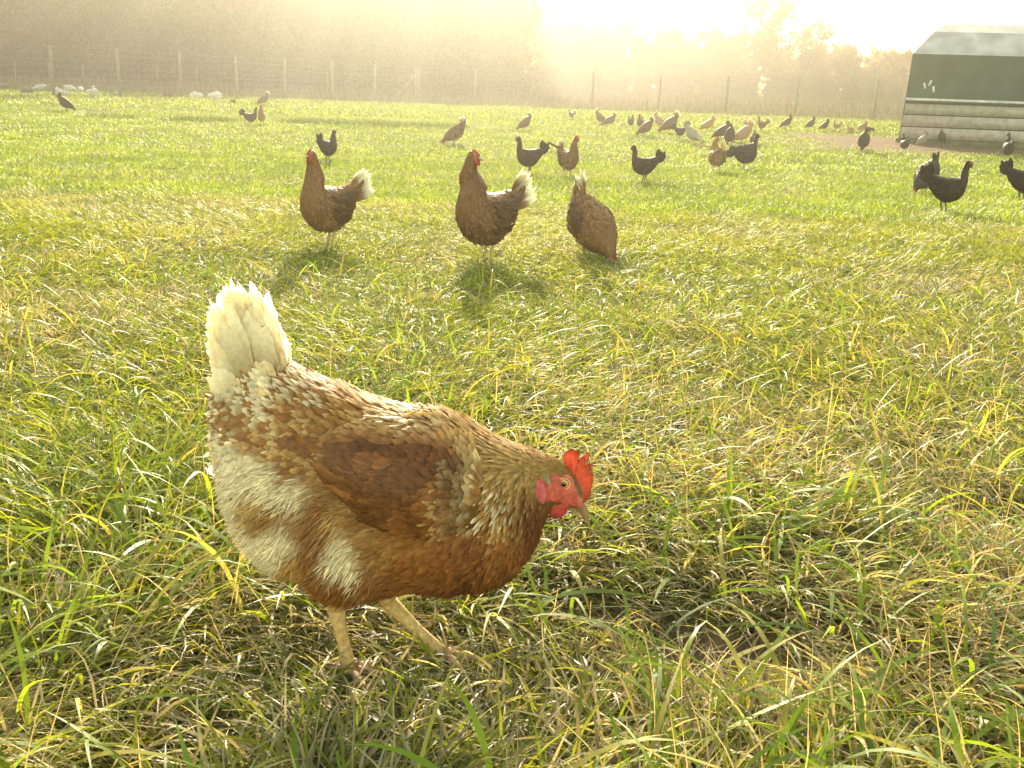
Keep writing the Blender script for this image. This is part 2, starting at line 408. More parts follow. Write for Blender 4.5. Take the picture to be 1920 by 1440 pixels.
# ------------------------------------------------------------------ trees
def make_tree(seed, H, spread, leafcol, bare=0.0, nleaf=9000, conic=False, ls=.33, skirt=.3):
    r = np.random.default_rng(seed); mb = MB(); tips = []
    def limb(p, d, L, rad, depth):
        k = 5; pts = [p]; dd = d.copy()
        for i in range(k):
            dd = dd + r.normal(0, .13, 3) + np.array([0, 0, .05]); dd /= np.linalg.norm(dd); pts.append(pts[-1]+dd*L/k)
        mb.tube(pts, np.linspace(rad, rad*.45, k+1), 7 if depth == 0 else 5, (.09, .07, .05), cap=False)
        if depth >= 2: tips.extend(pts[2:]); 
        if depth < 3:
            m = [12, 4, 3][depth] if not conic else [22, 3, 2][depth]
            for j in range(m):
                f = r.uniform(.10 if depth == 0 else .3, 1.0); idx = min(int(f*k), k-1); q = pts[idx]+(pts[idx+1]-pts[idx])*(f*k-idx)
                a = r.uniform(0, 6.28); lean = r.uniform(.5, 1.1) if not conic else r.uniform(1.1, 1.5)
                nd = np.array([math.cos(a)*math.sin(lean), math.sin(a)*math.sin(lean), math.cos(lean)]); nd = nd+.3*dd; nd /= np.linalg.norm(nd)
                ll = L*(.42+.25*r.uniform())*(1.0 if depth else spread)*(1.0 if not conic else (1.15-f)*.62)
                limb(q, nd, ll, rad*.42*(1.1-.5*f), depth+1)
    limb(np.array([0, 0, 0.]), np.array([0, 0, 1.]), H*.8, H*.022, 0)
    tips = np.array(tips)
    if skirt:
        R_ = np.percentile(np.hypot(tips[:, 0], tips[:, 1]), 85); ns = int(len(tips)*skirt); a = r.uniform(0, 6.28, ns); q = np.sqrt(r.uniform(0, 1, ns))*R_
        zt = np.percentile(tips[:, 2], 30); tips = np.concatenate([tips, np.stack([q*np.cos(a), q*np.sin(a), r.uniform(.1, zt, ns)], -1)])
    m = len(tips)
    sel = r.integers(0, m, nleaf)
    clump = r.uniform(.25, 1.0, m)
    P = tips[sel] + r.normal(0, 1, (nleaf, 3))*(H*.028+.05)*np.array([1, 1, .8])
    if bare > 0:
        k = r.uniform(0, 1, nleaf) > bare*(clump[sel] < .7); P = P[k]; sel = sel[k]
    n = len(P)
    u = r.normal(0, 1, (n, 3)); u /= np.linalg.norm(u, axis=1)[:, None]
    w = np.cross(u, r.normal(0, 1, (n, 3))); w /= np.linalg.norm(w, axis=1)[:, None]
    s = (ls*r.uniform(.5, 1.15, n))[:, None]; 
    Vv = np.stack([P-u*s, P+w*s*.45, P+u*s, P-w*s*.45], 1).reshape(-1, 3)
    Ff = np.arange(n*4).reshape(-1, 4)
    lc = np.array(leafcol); cell = np.floor(tips/(H*.13)).astype(np.int64)
    hh = _hash(cell[:, 0]*7+cell[:, 2]*131, cell[:, 1]*13, seed); h2 = _hash(cell[:, 0]*3+cell[:, 1]*31, cell[:, 2]*17, seed+5)
    pick = (lc[(hh*len(lc)*.999).astype(int)]*(.55+.95*h2)[:, None])[sel]*r.uniform(.7, 1.3, n)[:, None]
    Cc = np.repeat(pick, 4, 0)
    return mb, (Vv, Ff, Cc)
G1 = [(.075, .095, .02), (.10, .11, .02), (.06, .08, .025)]
G2 = [(.15, .15, .02), (.20, .16, .025), (.10, .12, .02)]
O1 = [(.32, .14, .035), (.22, .09, .03), (.36, .22, .05)]
O2 = [(.17, .11, .05), (.13, .10, .04), (.21, .11, .05)]
TREES = {}
def tree_proto(key, *a, **k):
    mb, (V, F, C) = make_tree(*a, **k); TREES[key] = (mb, V, F, C, [])
tree_proto('green_a', 1, 11, .95, G1); tree_proto('green_b', 2, 12, .8, G2)
tree_proto('orange_a', 3, 10, .9, O1, bare=.2); tree_proto('brown_a', 4, 10, .9, O2, bare=.35)
tree_proto('orange_b', 6, 8, 1.0, O1+G2, bare=.1); tree_proto('sparse', 8, 11, .62, O2+G1, bare=.75, nleaf=2600, skirt=0)
tree_proto('bush', 9, 4.2, 1.5, G1+O2, nleaf=6500, ls=.22, skirt=.9)
TL = {'green_a': ('dull green broadleaf tree', 'green'), 'green_b': ('yellowish green broadleaf tree', 'yg'), 'orange_a': ('orange-leaved autumn tree', 'o'),
      'brown_a': ('thin brown-leaved autumn tree', 'b'), 'orange_b': ('low rounded tree of mixed orange leaves', 'm'),
      'sparse': ('tall ragged half-bare tree', 's'), 'bush': ('scrubby bush', 'u')}
def place_tree(key, X, Y, rz, s, label, group, cat='tree'):
    mb, V, F, C, made = TREES[key]; z = float(zg(X, Y))-.1
    if made:
        o = copy_tree(made[0], (X, Y, z), rz, s)
    else:
        o = empty('autumn_tree' if key != 'bush' else 'bush', (X, Y, z), rz, s)
        mb.build('trunk', M_BARK, o); link_mesh('crown' if key != 'bush' else 'foliage', V, F, M_LEAF, o, C, smooth=False); made.append(o)
    tag(o, label, cat, group)
rt = np.random.default_rng(140)
def at(px, Y): return (px-960)/FPX*Y*.961
left_kinds = ['brown_a', 'green_b', 'green_a', 'orange_a', 'green_b', 'green_a', 'brown_a', 'orange_b']
k = 0
for row, (Y0, s0) in enumerate([(74, 1.0), (80, 1.15), (87, 1.2)]):
    for px in np.arange(-120+row*45, 960, 105):
        key = left_kinds[(k*3+row) % len(left_kinds)]; k += 1
        pxx = px+rt.uniform(-20, 20); Y = Y0+rt.uniform(-2, 2)
        s = s0*.80*rt.uniform(.9, 1.2)*(1.0 if pxx < 820 else .86)
        if key == 'orange_b': s *= 1.25
        place_tree(key, at(pxx, Y), Y, rt.uniform(0, 6.28), s, f'{TL[key][0]} in the tall wood behind the left fence', 'trees of the tall wood on the left')
prof = [(985, 20), (1040, 40), (1075, 38), (1120, 68), (1165, 58), (1210, 60), (1255, 72), (1300, 62), (1345, 70), (1430, 80), (1475, 95), (1505, 82), (1550, 90), (1590, 92), (1630, 100), (1670, 95), (1710, 98), (1760, 112), (1830, 125), (1900, 128)]
rk = ['orange_b', 'green_b', 'orange_a', 'brown_a', 'green_a', 'orange_b', 'orange_a']
HT = {'green_a': 11, 'green_b': 12, 'orange_a': 10, 'brown_a': 10, 'orange_b': 8, 'sparse': 11, 'bush': 3.2}
EXT = {}
for kk, (mb, V, F, C, _) in TREES.items(): EXT[kk] = np.percentile(V[:, 2], 99.5)
for i, (px, ty) in enumerate(prof):
    for row in range(2):
        Y = 104+row*11+rt.uniform(-3, 3); p = px+row*22+rt.uniform(-6, 6); X = at(p, Y)
        H0 = 185+.036*(p-960); top = CAM_H + (H0-ty-(-6*row))*Y/FPX*.91
        key = rk[(i*2+row*3) % len(rk)]; s = (top-float(zg(X, Y)))/EXT[key]
        place_tree(key, X, Y, rt.uniform(0, 6.28), s, f'{TL[key][0]} in the lower wood behind the right fence', 'trees of the lower wood on the right')
X = at(1392, 100); place_tree('sparse', X, 100, 1.0, (CAM_H+(200-8)*100/FPX*.99-float(zg(X, 100)))/EXT['sparse'], 'tallest ragged tree rising alone above the lower wood', None)
X = at(1467, 100); place_tree('sparse', X, 100, 3.0, (CAM_H+(203-50)*100/FPX*.99-float(zg(X, 100)))/EXT['sparse'], 'slim ragged tree just right of the tallest ragged tree', None)
for i in range(50):
    px = -60+i*40+rt.uniform(-14, 14); Y = (69 if px < 960 else 96)+rt.uniform(-2, 2); X = at(px, Y)
    place_tree('bush', X, Y, rt.uniform(0, 6.28), rt.uniform(.8, 1.25)*(.7 if px < 960 else .42), 'scrubby bush at the foot of the wood behind the fence', 'bushes along the foot of the wood', 'bush')

# ------------------------------------------------------------------ fences
def post_at(px, top, bot, H=1.65):
    # distance that gives the post its real height
    s = (bot-top)/H; Y = FPX/s
    X, _, _ = on_plane(px, bot, Y)
    return X, Y
def fence(name, label, posts, H, wires, rad=.06, wr=.005, brace=None, lit=.26):
    root = empty(name, (posts[0][0], posts[0][1], float(zg(*posts[0])))); tag(root, label, 'fence')
    ox, oy, oz = root.location; r = np.random.default_rng(len(label)); tops = []
    for X, Y in posts:
        mb = MB(); z = float(zg(X, Y)); h = H*r.uniform(.97, 1.03); lx = r.uniform(-.02, .02)
        mb.tube([(X-ox, Y-oy, z-oz-.15), (X-ox+lx*.5, Y-oy, z-oz+h*.5), (X-ox+lx, Y-oy, z-oz+h), (X-ox+lx, Y-oy, z-oz+h+.01)], [rad, rad*.97, rad*.93, rad*.5], 9, np.array([.30, .26, .18])*r.uniform(.8, 1.1))
        mb.build('post', M_WOOD, root); tops.append((X-ox, Y-oy, z-oz, h))
    mb = MB()
    for (a, b) in zip(tops[:-1], tops[1:]):
        a = np.array(a); b = np.array(b); m = int(np.linalg.norm(a[:2]-b[:2])/.3)+1
        for w in wires:
            t = np.linspace(0, 1, 6)
            pts = [(a[:3]+(b[:3]-a[:3])*q+np.array([0, -rad*.9, w*H-.02*math.sin(q*math.pi)])) for q in t]
            mb.tube(pts, wr, 4, (lit, lit*.97, lit*.9), cap=False)
        for i in range(1, m):
            q = i/m; p = a[:3]+(b[:3]-a[:3])*q+np.array([0, -rad*.9, 0])
            mb.tube([p+np.array([0, 0, wires[0]*H-.02*math.sin(q*math.pi)]), p+np.array([0, 0, wires[-1]*H-.02*math.sin(q*math.pi)])], wr*.6, 3, (lit, lit, lit*.92), cap=False)
    mb.build('wire_netting', M_WIRE, root)
    if brace:
        a, b = brace; mb = MB(); mb.tube([(a[0]-ox, a[1]-oy, float(zg(a[0], a[1]))-oz), (b[0]-ox, b[1]-oy, float(zg(b[0], b[1]))-oz+H*.8)], .045, 8, (.3, .26, .19)); mb.build('brace', M_WOOD, root)
    return root
A = [(-30, 84, 178), (101, 90, 180), (226, 97, 182), (340, 105, 185), (445, 112, 187), (535, 118, 188), (624, 122, 190), (703, 127, 192), (780, 131, 193)]
B = [(780, 131, 193), (890, 133, 195), (997, 135, 198), (1110, 142, 205), (1234, 146, 210), (1360, 150, 216), (1490, 154, 222), (1637, 159, 230), (1800, 163, 238)]
PA = [post_at(*p) for p in A]; PB = [post_at(*p) for p in B]
PB[0] = (PA[-1][0]+.14, PA[-1][1]+.05)
W8 = [.04, .14, .25, .36, .48, .6, .73, .86, .98]
fence('wire_fence', 'post and wire fence running from the left edge to the braced corner post', PA, 1.65, W8,
      brace=((PA[-1][0]-1.1, PA[-1][1]-.5), PA[-1]))
fence('wire_fence', 'post and wire fence running from the braced corner post to the coop', PB, 1.65, W8, lit=.25)
Cc_ = [(10, 117, 148), (74, 116, 150), (137, 117, 151), (204, 117, 152), (276, 118, 153), (350, 118, 156), (427, 119, 156), (510, 121, 158), (595, 123, 160), (684, 126, 164), (760, 128, 166)]
PC = [((px-960)/FPX*66*.961, 66.0) for px, a, b in Cc_]
fence('wire_fence', 'far post fence just in front of the tall wood', PC, 1.25, [.3, .6, .95], rad=.06, wr=.006)

# ------------------------------------------------------------------ mobile coop at the right
def coop():
    X0, Y0 = on_plane(1684, 262, 23.5)[:2]
    z0 = float(zg(X0+1.5, Y0+.5))-.02
    root = empty('chicken_coop', (X0, Y0, z0), math.radians(-11.0))
    tag(root, 'movable chicken coop with grey and green tarpaulin over a plank wall', 'chicken coop')
    Lx = 6.0
    # level: (height, inset from the left end, depth set back)
    lv = [(.0, .0, 0.), (.12, .005, .0), (.92, .04, .03), (1.95, .08, .12), (2.47, .58, .75), (2.68, .94, 1.3)]
    # planks of the long wall
    zs = [.12, .385, .65, .90]
    for i in range(3):
        mb = MB()
        a, b = zs[i], zs[i+1]-.022; f0 = .02+.04*a/.92; f1 = .02+.04*b/.92
        V = [[f0, 0, a], [Lx-.6, 0, a], [Lx-.6, 0, b], [f1, 0, b], [f0, .03, a], [Lx-.6, .03, a], [Lx-.6, .03, b], [f1, .03, b]]
        V = np.array(V); V[:, 1] += .03*V[:, 2]
        mb.add(V, [(0,1,2,3),(7,6,5,4),(0,4,5,1),(3,2,6,7),(0,3,7,4),(1,5,6,2)], (.50-.03*i, .40-.01*i, .33-.02*i)); mb.build('plank', M_WOOD, root, False)
    mb = MB(); mb.box((.05, .06, .1), (Lx-.62, .09, .93), (.05, .035, .025)); mb.build('lining', M_WOOD, root, False)
    mb = MB(); mb.box((-.05, .02, -.08), (Lx-.5, .14, .11), (.13, .14, .05)); mb.build('skid', M_WOOD, root, False)
    mb = MB(); mb.box((1.1, 2.6, -.08), (Lx-.5, 2.72, .11), (.13, .14, .05)); mb.build('skid', M_WOOD, root, False)
    mb = MB()
    mb.box((Lx-.6, .0, .12), (Lx-.5, .1, .92), (.12, .05, .03)); mb.build('door_post', M_WOOD, root, False)
    # tarpaulin skin: near side, roof, far side, hipped end
    def ring(levels, mirror_depth=2.7):
        near = [(ins+.0*dep, dep, h) for h, ins, dep in levels]
        farr = [(ins+.34*(mirror_depth-2*dep), mirror_depth-dep, h) for h, ins, dep in levels][::-1]
        return near+farr
    ndiv = 40
    def skin(name, i0, i1, colr, sag=.0, off=0.0):
        r = ring(lv); P = [r[i0], r[i1]]
        V = []; n = ndiv
        for j in range(n+1):
            for k in range(7):
                q = k/6; ins = P[0][0]*(1-q)+P[1][0]*q; dep = P[0][1]*(1-q)+P[1][1]*q; h = P[0][2]*(1-q)+P[1][2]*q
                x = ins+(Lx-ins-(ins if i0 < 99 else 0))*j/n
                w = .016*math.sin(x*2.1+q*3)*math.sin(q*math.pi)+.010*math.sin(x*5+q*2)*math.sin(q*math.pi)
                V.append([x, dep-w-off, h-sag*math.sin(q*math.pi)])
        F = [(j*7+k, (j+1)*7+k, (j+1)*7+k+1, j*7+k+1) for j in range(n) for k in range(6)]
        mb = MB(); mb.add(V, F, colr); return mb
    m1 = skin('a', 2, 3, (.045, .080, .050))
    # gathered folds towards the bottom right of the green sheet
    Vg = m1.V[0]
    for (xa, za, xb, zb) in [(2.2, .98, 3.3, 1.35), (2.55, .96, 3.3, 1.2)]:
        d = np.array([xb-xa, zb-za]); Ld = np.linalg.norm(d); d /= Ld
        q = np.clip(((Vg[:, 0]-xa)*d[0]+(Vg[:, 2]-za)*d[1]), 0, Ld)
        dist = np.hypot(Vg[:, 0]-xa-q*d[0], Vg[:, 2]-za-q*d[1]); Vg[:, 1] -= .05*np.exp(-(dist/.07)**2)
    m1.build('green_sheet', M_TARP, root)
    skin('b', 8, 9, (.045, .080, .050)).build('green_sheet', M_TARP, root)
    skin('c', 3, 4, (.48, .43, .41)).build('grey_sheet', M_TARP, root)
    skin('d', 7, 8, (.48, .43, .41)).build('grey_sheet', M_TARP, root)
    mb = skin('e', 4, 5, (.66, .60, .55)); m2 = skin('f', 5, 6, (.66, .60, .55)); mb.add(m2.V[0], m2.F, (.66, .60, .55)); m3 = skin('g', 6, 7, (.66, .60, .55)); mb.add(m3.V[0], m3.F, (.66, .60, .55))
    mb.build('roof_sheet', M_TARP, root)
    for sx in (0, 1):
        r = ring(lv); V = [[(p[0] if sx == 0 else Lx-p[0]), p[1], p[2]] for p in r]
        mb = MB(); mb.add(V, [tuple(range(len(V)))[::(1 if sx else -1)]], (.05, .09, .06)); mb.build('end_sheet', M_TARP, root, False)
    # pale batten, in three lengths
    for xa, xb in [(.05, 1.08), (1.09, 1.94), (1.95, 3.6), (3.61, 5.3)]:
        mb = MB(); mb.box((xa, -.026, .945), (xb, .018, .998), (.78, .76, .68)); mb.build('batten', M_WOOD, root, False)
    mb = MB(); mb.box((.12, -.012, .895), (Lx-.5, .024, .943), (.045, .075, .05)); mb.build('hem', M_TARP, root, False)
    for (x, z, a) in [(.41, 1.27, -.3), (.52, 1.33, .4), (.61, 1.20, -.2)]:
        mb = MB(); c_, s_ = math.cos(a), math.sin(a); dep = .03+.09*(z-.92)/1.03-.03
        V = [[x+dx*c_+dz*s_, dep-o_+.0, z-dx*s_+dz*c_] for o_ in (0, -.012) for dx, dz in ((-.022, -.065), (.022, -.065), (.022, .065), (-.022, .065))]
        mb.add(V, [(0,1,2,3),(7,6,5,4),(0,4,5,1),(1,5,6,2),(2,6,7,3),(3,7,4,0)], (.7, .7, .68)); mb.build('tape_patch', M_TARP, root, False)
    return root
coop()
# ------------------------------------------------------------------ birds: lofted body, feathers laid on its surface
def catmull(K, u):
    K = np.asarray(K, float); n = len(K); u = np.clip(u, 0, n-1-1e-6); i = u.astype(int); f = (u-i)[:, None]
    g = lambda j: K[np.clip(j, 0, n-1)]
    p0, p1, p2, p3 = g(i-1), g(i), g(i+1), g(i+2)
    return .5*((2*p1)+(-p0+p2)*f+(2*p0-5*p1+4*p2-p3)*f*f+(-p0+3*p1-3*p2+p3)*f**3)
class Body:
    """stations (top x,z  bottom x,z  half width), from the rump to the face; s in 0..1, phi 0 = top, pi/2 = near side (-y)"""
    def __init__(s, st, e=.88, warp=None):
        s.K = np.array(st, float); s.n = len(st); s.e = e; s.warp = warp
    def raw(s, u, phi):
        k = catmull(s.K, np.asarray(u)*(s.n-1)); top = k[:, 0:2]; bot = k[:, 2:4]; b = np.maximum(k[:, 4], .0005)
        c = np.cos(phi); si = np.sin(phi); cc = np.sign(c)*np.abs(c)**s.e; ss = np.sign(si)*np.abs(si)**s.e
        mid = (top+bot)/2; h = (top-bot)/2; p = mid+h*cc[:, None]
        return np.stack([p[:, 0], -b*ss, p[:, 1]], -1)
    def pt(s, u, phi):
        P = s.raw(u, phi)
        return s.warp(P) if s.warp else P
    def frame(s, u, phi):
        d = 2e-3; P = s.pt(u, phi)
        Ts = s.pt(np.clip(u+d, 0, 1), phi)-s.pt(np.clip(u-d, 0, 1), phi); Tp = s.pt(u, phi+.01)-s.pt(u, phi-.01)
        N = np.cross(Ts, Tp); N /= np.linalg.norm(N, axis=1)[:, None]+1e-12
        C = s.pt(u, phi*0); C2 = s.pt(u, phi*0+np.pi); out = P-(C+C2)/2
        N *= np.sign((N*out).sum(1))[:, None]+1e-9
        Ts /= np.linalg.norm(Ts, axis=1)[:, None]+1e-12
        return P, -Ts, N
    def mesh(s, nu, nphi):
        u = np.linspace(0, 1, nu); phi = np.linspace(0, 2*np.pi, nphi, endpoint=False)
        U, Ph = np.meshgrid(u, phi, indexing='ij'); V = s.pt(U.ravel(), Ph.ravel())
        F = [(i*nphi+j, i*nphi+(j+1) % nphi, (i+1)*nphi+(j+1) % nphi, (i+1)*nphi+j) for i in range(nu-1) for j in range(nphi)]
        F += [tuple(range(nphi)), tuple((nu-1)*nphi+j for j in range(nphi-1, -1, -1))]
        return V, F
def feathers(P, T, N, L, W, lift, cA, cB, rows=5, h0=.0005, curl=.0, tipmix=(.5, .85), pointy=.5, side_drop=.14, ragged=0.0, r=None):
    n = len(P); t = np.linspace(0, 1, rows)
    T = T-N*(T*N).sum(1)[:, None]; T /= np.linalg.norm(T, axis=1)[:, None]+1e-12
    S = np.cross(N, T); L = np.broadcast_to(L, (n,)); W = np.broadcast_to(W, (n,)); lift = np.broadcast_to(lift, (n,)); curl = np.broadcast_to(curl, (n,))
    w = np.sin(np.pi*np.clip(.12+t**(1.0+pointy*.3)*.80, 0, 1))**(.55+.5*pointy); w[0] = .35; w[-1] = .25*(1-pointy)+.08
    V = np.zeros((n, rows, 3, 3)); C = np.zeros((n, rows, 3, 3))
    for i, q in enumerate(t):
        cen = P + T*(L*q)[:, None] + N*(h0+L*(lift*q-curl*q*q))[:, None]
        hw = (W/2*w[i])[:, None]; dn = N*(W*side_drop*w[i])[:, None]
        rg = 0 if (ragged == 0 or r is None) else T*(L*ragged*q**3*r.uniform(-1, .3, n))[:, None]
        rg2 = 0 if (ragged == 0 or r is None) else T*(L*ragged*q**3*r.uniform(-1, .3, n))[:, None]
        V[:, i, 0] = cen-S*hw-dn+rg; V[:, i, 1] = cen; V[:, i, 2] = cen+S*hw-dn+rg2
        m = float(sstep(tipmix[0], tipmix[1], q)); base = cA*(1-m)+cB*m
        C[:, i, 0] = base; C[:, i, 2] = base; C[:, i, 1] = base*1.12*(1-.0*q)
    V = V.reshape(-1, 3); C = C.reshape(-1, 3)
    b = (np.arange(n)*rows*3)[:, None]; F = []
    for i in range(rows-1):
        for j in range(2):
            a = i*3+j; F.append(np.stack([b[:, 0]+a, b[:, 0]+a+1, b[:, 0]+a+4, b[:, 0]+a+3], -1))
    return V, np.concatenate(F), C
def idw(px, py, K, p=4.0, cols=slice(2, None)):
    K = np.asarray(K, float)
    if p == 4.0: px, py = px+52*(fbm(px, py, .022, 301)-.5), py+52*(fbm(px, py, .022, 333)-.5)
    d2 = (px[:, None]-K[None, :, 0])**2+(py[:, None]-K[None, :, 1])**2+25
    w = d2**(-p/2); w /= w.sum(1)[:, None]
    return w @ K[:, cols]
def plate(outline, th, n_in=.35, yaw=0.0):
    """thin bevelled plate from an outline in x,z (a comb, a wattle)"""
    o = np.array(outline, float); c = o.mean(0); m = len(o)
    i_ = c+(o-c)*(1-n_in)
    V = [[p[0], 0, p[1]] for p in o]+[[p[0], -th/2, p[1]] for p in i_]+[[p[0], th/2, p[1]] for p in i_]
    F = [(j, (j+1) % m, m+(j+1) % m, m+j) for j in range(m)]+[((j+1) % m, j, 2*m+j, 2*m+(j+1) % m) for j in range(m)]
    F += [tuple(range(m, 2*m)), tuple(range(3*m-1, 2*m-1, -1))]
    return np.array(V), F
def leg_mesh(mb, hip, hock, foot, s=1.0, toes=None, r0=.0075, colr=(.42, .30, .14), foot_col=(.34, .2, .12)):
    hip, hock, foot = map(np.array, (hip, hock, foot))
    mb.tube([hip, (hip+hock)/2, hock], [r0*1.9*s, r0*1.5*s, r0*1.15*s], 12, colr)
    t = np.linspace(0, 1, 7)[:, None]; pts = hock+(foot-hock)*t
    mb.tube(pts, np.array([1.2, 1.0, .88, .82, .84, .95, 1.05])*r0*s, 12, colr)
    mb.ball(foot, r0*1.15*s, 10, foot_col)
    toes = toes or [(0, .045), (.62, .038), (-.62, .038), (math.pi, .02)]
    for a, ln in toes:
        ln = ln*s; d = np.array([math.cos(a), math.sin(a), 0])
        pts = [foot, foot+d*ln*.3+np.array([0, 0, .003*s]), foot+d*ln*.62+np.array([0, 0, -.001]), foot+d*ln*.85+np.array([0, 0, -.002]), foot+d*ln+np.array([0, 0, -.003])]
        mb.tube(pts, np.array([.8, .62, .6, .5, .38])*r0*s, 8, foot_col)
        tip = foot+d*ln+np.array([0, 0, -.003]); mb.tube([tip-d*.002, tip+d*.008*s+np.array([0, 0, .001]), tip+d*.016*s+np.array([0, 0, -.003])], [.36*r0*s, .26*r0*s, .05*r0*s], 6, (.16, .12, .08))

# ---------------------------------------------------------------- the big hen in front
def foreground_hen():
    r = np.random.default_rng(5)
    YH = 1.15
    o3 = on_plane(740, 1240, YH); ox, oz = float(o3[0]), 0.0
    zgr = float(zg(ox, YH))
    root = empty('hen', (ox, YH, zgr)); tag(root, 'large brown and cream hen with red comb walking with lowered head in the foreground', 'hen')
    def L2(px, py, y=0.0):
        q = on_plane(px, py, YH+y); return np.array([q[0]-ox, q[1]-YH, q[2]-zgr])
    # vertical slices of the side view (px x, top px y, bottom px y, half width m)
    SL = [(412, 742, 800, .012), (424, 725, 905, .028), (440, 712, 965, .042), (465, 700, 1012, .056), (500, 690, 1048, .068), (540, 688, 1072, .077),
          (580, 702, 1078, .083), (615, 716, 1108, .087), (655, 730, 1120, .089), (700, 748, 1112, .090), (745, 760, 1102, .090), (790, 768, 1098, .088),
          (840, 777, 1102, .085), (880, 795, 1098, .080), (920, 817, 1090, .072), (955, 833, 1074, .060), (985, 842, 1046, .049),
          (1005, 848, 1014, .039), (1020, 853, 975, .031), (1035, 858, 950, .0245), (1052, 868, 948, .0205), (1068, 880, 950, .018), (1082, 897, 952, .0145), (1092, 920, 954, .010)]
    st = []
    for px, a, b, w in SL:
        A_ = L2(px, a); B_ = L2(px, b); m = (A_+B_)/2; h = (A_-B_)/2
        k = 1/math.sqrt(1+(w/max(abs(h[2]), .01)*.40)**2); k = max(k, .9)
        A_, B_ = m+h*k, m-h*k; st.append((A_[0], A_[2], B_[0], B_[2], w))
    body = Body(st, .84)
    def to_px(P):
        Q = P.copy(); Q[:, 1] = -np.abs(Q[:, 1]); return project(Q+np.array([ox, YH, zgr]))
    # ---- colours of the plumage by place: px, py, base rgb, tip rgb
    BR = (.25, .092, .02); DB = (.13, .042, .012); RB = (.215, .064, .016); CR = (.68, .54, .34); TN = (.48, .27, .08); WH = (.74, .59, .38); OL = (.31, .17, .045); FB = (.31, .145, .037)
    CK = [(440, 640, *WH, *WH), (500, 650, *WH, *CR), (430, 720, *CR, *WH), (470, 700, *TN, *CR), (520, 700, *FB, *CR), (450, 760, *FB, *CR),
          (500, 760, *BR, *CR), (560, 720, *FB, *CR), (610, 740, *BR, *CR), (670, 760, *BR, *TN), (700, 765, *FB, *TN), (560, 790, *BR, *TN), (640, 790, *BR, *FB),
          (450, 810, *BR, *FB), (430, 850, *CR, *CR), (500, 830, *BR, *TN), (560, 850, *BR, *TN),
          (760, 790, *FB, *TN), (820, 810, *FB, .6, .42, .2), (880, 840, *OL, *TN), (930, 870, *OL, *TN), (980, 860, *OL, *TN), (1030, 880, *OL, *FB),
          (900, 900, *FB, .6, .42, .2), (880, 940, *BR, .5, .33, .15), (930, 940, *FB, *CR), (940, 980, *BR, *TN), (980, 930, *DB, *OL), (1000, 900, *OL, *FB), (1005, 970, *DB, *DB),
          (1010, 1000, *DB, *RB), (960, 1010, *RB, *BR), (900, 1030, *RB, *RB), (850, 1060, *RB, *BR), (940, 1070, *BR, *DB), (880, 1095, *DB, *DB),
          (800, 1000, *BR, *BR), (780, 1060, *RB, *BR), (740, 1020, *BR, *FB), (720, 990, *FB, *BR), (700, 1080, *BR, *BR), (650, 1120, *BR, *DB), (600, 1090, *BR, *DB), (620, 1130, *BR, *BR),
          (450, 900, *WH, *WH), (500, 905, *WH, *WH), (530, 920, *WH, *WH), (560, 915, *CR, *CR), (440, 950, *CR, *CR), (480, 950, *TN, *TN), (500, 960, *FB, *TN),
          (480, 1010, *WH, *WH), (515, 1010, *WH, *CR), (540, 960, *FB, *TN), (570, 1000, *BR, *BR), (600, 960, *BR, *BR), (580, 1050, *BR, *BR), (620, 1000, *BR, *FB),
          (640, 1045, *CR, *CR), (655, 1060, *WH, *CR), (640, 985, *TN, *CR), (685, 1020, *FB, *FB), (665, 1030, *CR, *TN), (540, 1070, *TN, *CR), (500, 1055, *CR, *CR), (590, 900, *FB, *TN), (620, 930, *FB, *FB), (670, 975, *BR, *FB), (560, 880, *BR, *TN)]
    # feather direction (dx right, dy down in the picture)
    DK = [(450, 720, -.5, -1), (520, 720, -.9, -.55), (600, 740, -1, -.35), (700, 780, -1, -.25), (560, 820, -1, 0), (450, 800, -.8, .1), (450, 900, -.8, .6), (520, 960, -.7, .7),
          (600, 1000, -.6, .9), (650, 1080, -.5, 1), (560, 1060, -.6, .8), (760, 800, -1, .15), (850, 850, -1, .5), (920, 900, -.75, .75), (980, 900, -.6, .9), (1030, 890, -.9, .55),
          (1050, 870, -1, -.1), (1000, 850, -1, -.25), (990, 980, -.5, 1), (940, 1040, -.85, .6), (850, 1070, -1, .3), (760, 1060, -1, .35), (720, 1000, -1, .2), (640, 920, -1, .1)]
    face = np.array([(1008, 895), (1030, 886), (1055, 889), (1075, 905), (1084, 925), (1092, 940), (1090, 952), (1060, 946), (1030, 938), (1012, 942), (1004, 930)])
    def inpoly(x, y, poly):
        c = np.zeros(len(x), bool); m = len(poly)
        for i in range(m):
            x0, y0 = poly[i]; x1, y1 = poly[(i+1) % m]
            k = ((y0 > y) != (y1 > y)) & (x < (x1-x0)*(y-y0)/(y1-y0+1e-9)+x0); c ^= k
        return c
    V, F = body.mesh(200, 72); px, py = to_px(V)
    c = idw(px, py, CK)[:, :3]*.8; fm = inpoly(px, py, face)
    c[fm] = (np.array([.50, .085, .055])*(.55+.9*fbm(V[:, 0]*260, V[:, 2]*260, 1, 4))[:, None])[fm]; crown = (~fm) & (px > 1050); c[crown] = np.array([.16, .09, .03])
    beakz = (px > 1083) & (py > 935); c[beakz] = np.array([.45, .12, .08])
    bodyo = link_mesh('body', V, F, M_SKIN, root, c)
    # ---- covering feathers
    NF = 17500
    u = r.uniform(.0, .965, NF); phi = r.uniform(0, 2*np.pi, NF)
    P, T, N = body.frame(u, phi); px, py = to_px(P)
    dirs = idw(px, py, DK, 3.0); T = np.stack([dirs[:, 0], np.zeros(NF), -dirs[:, 1]], -1)+r.normal(0, .13, (NF, 3))
    bad = inpoly(px, py, face) | ((px > 1070) & (py > 880)); nf = px > 985
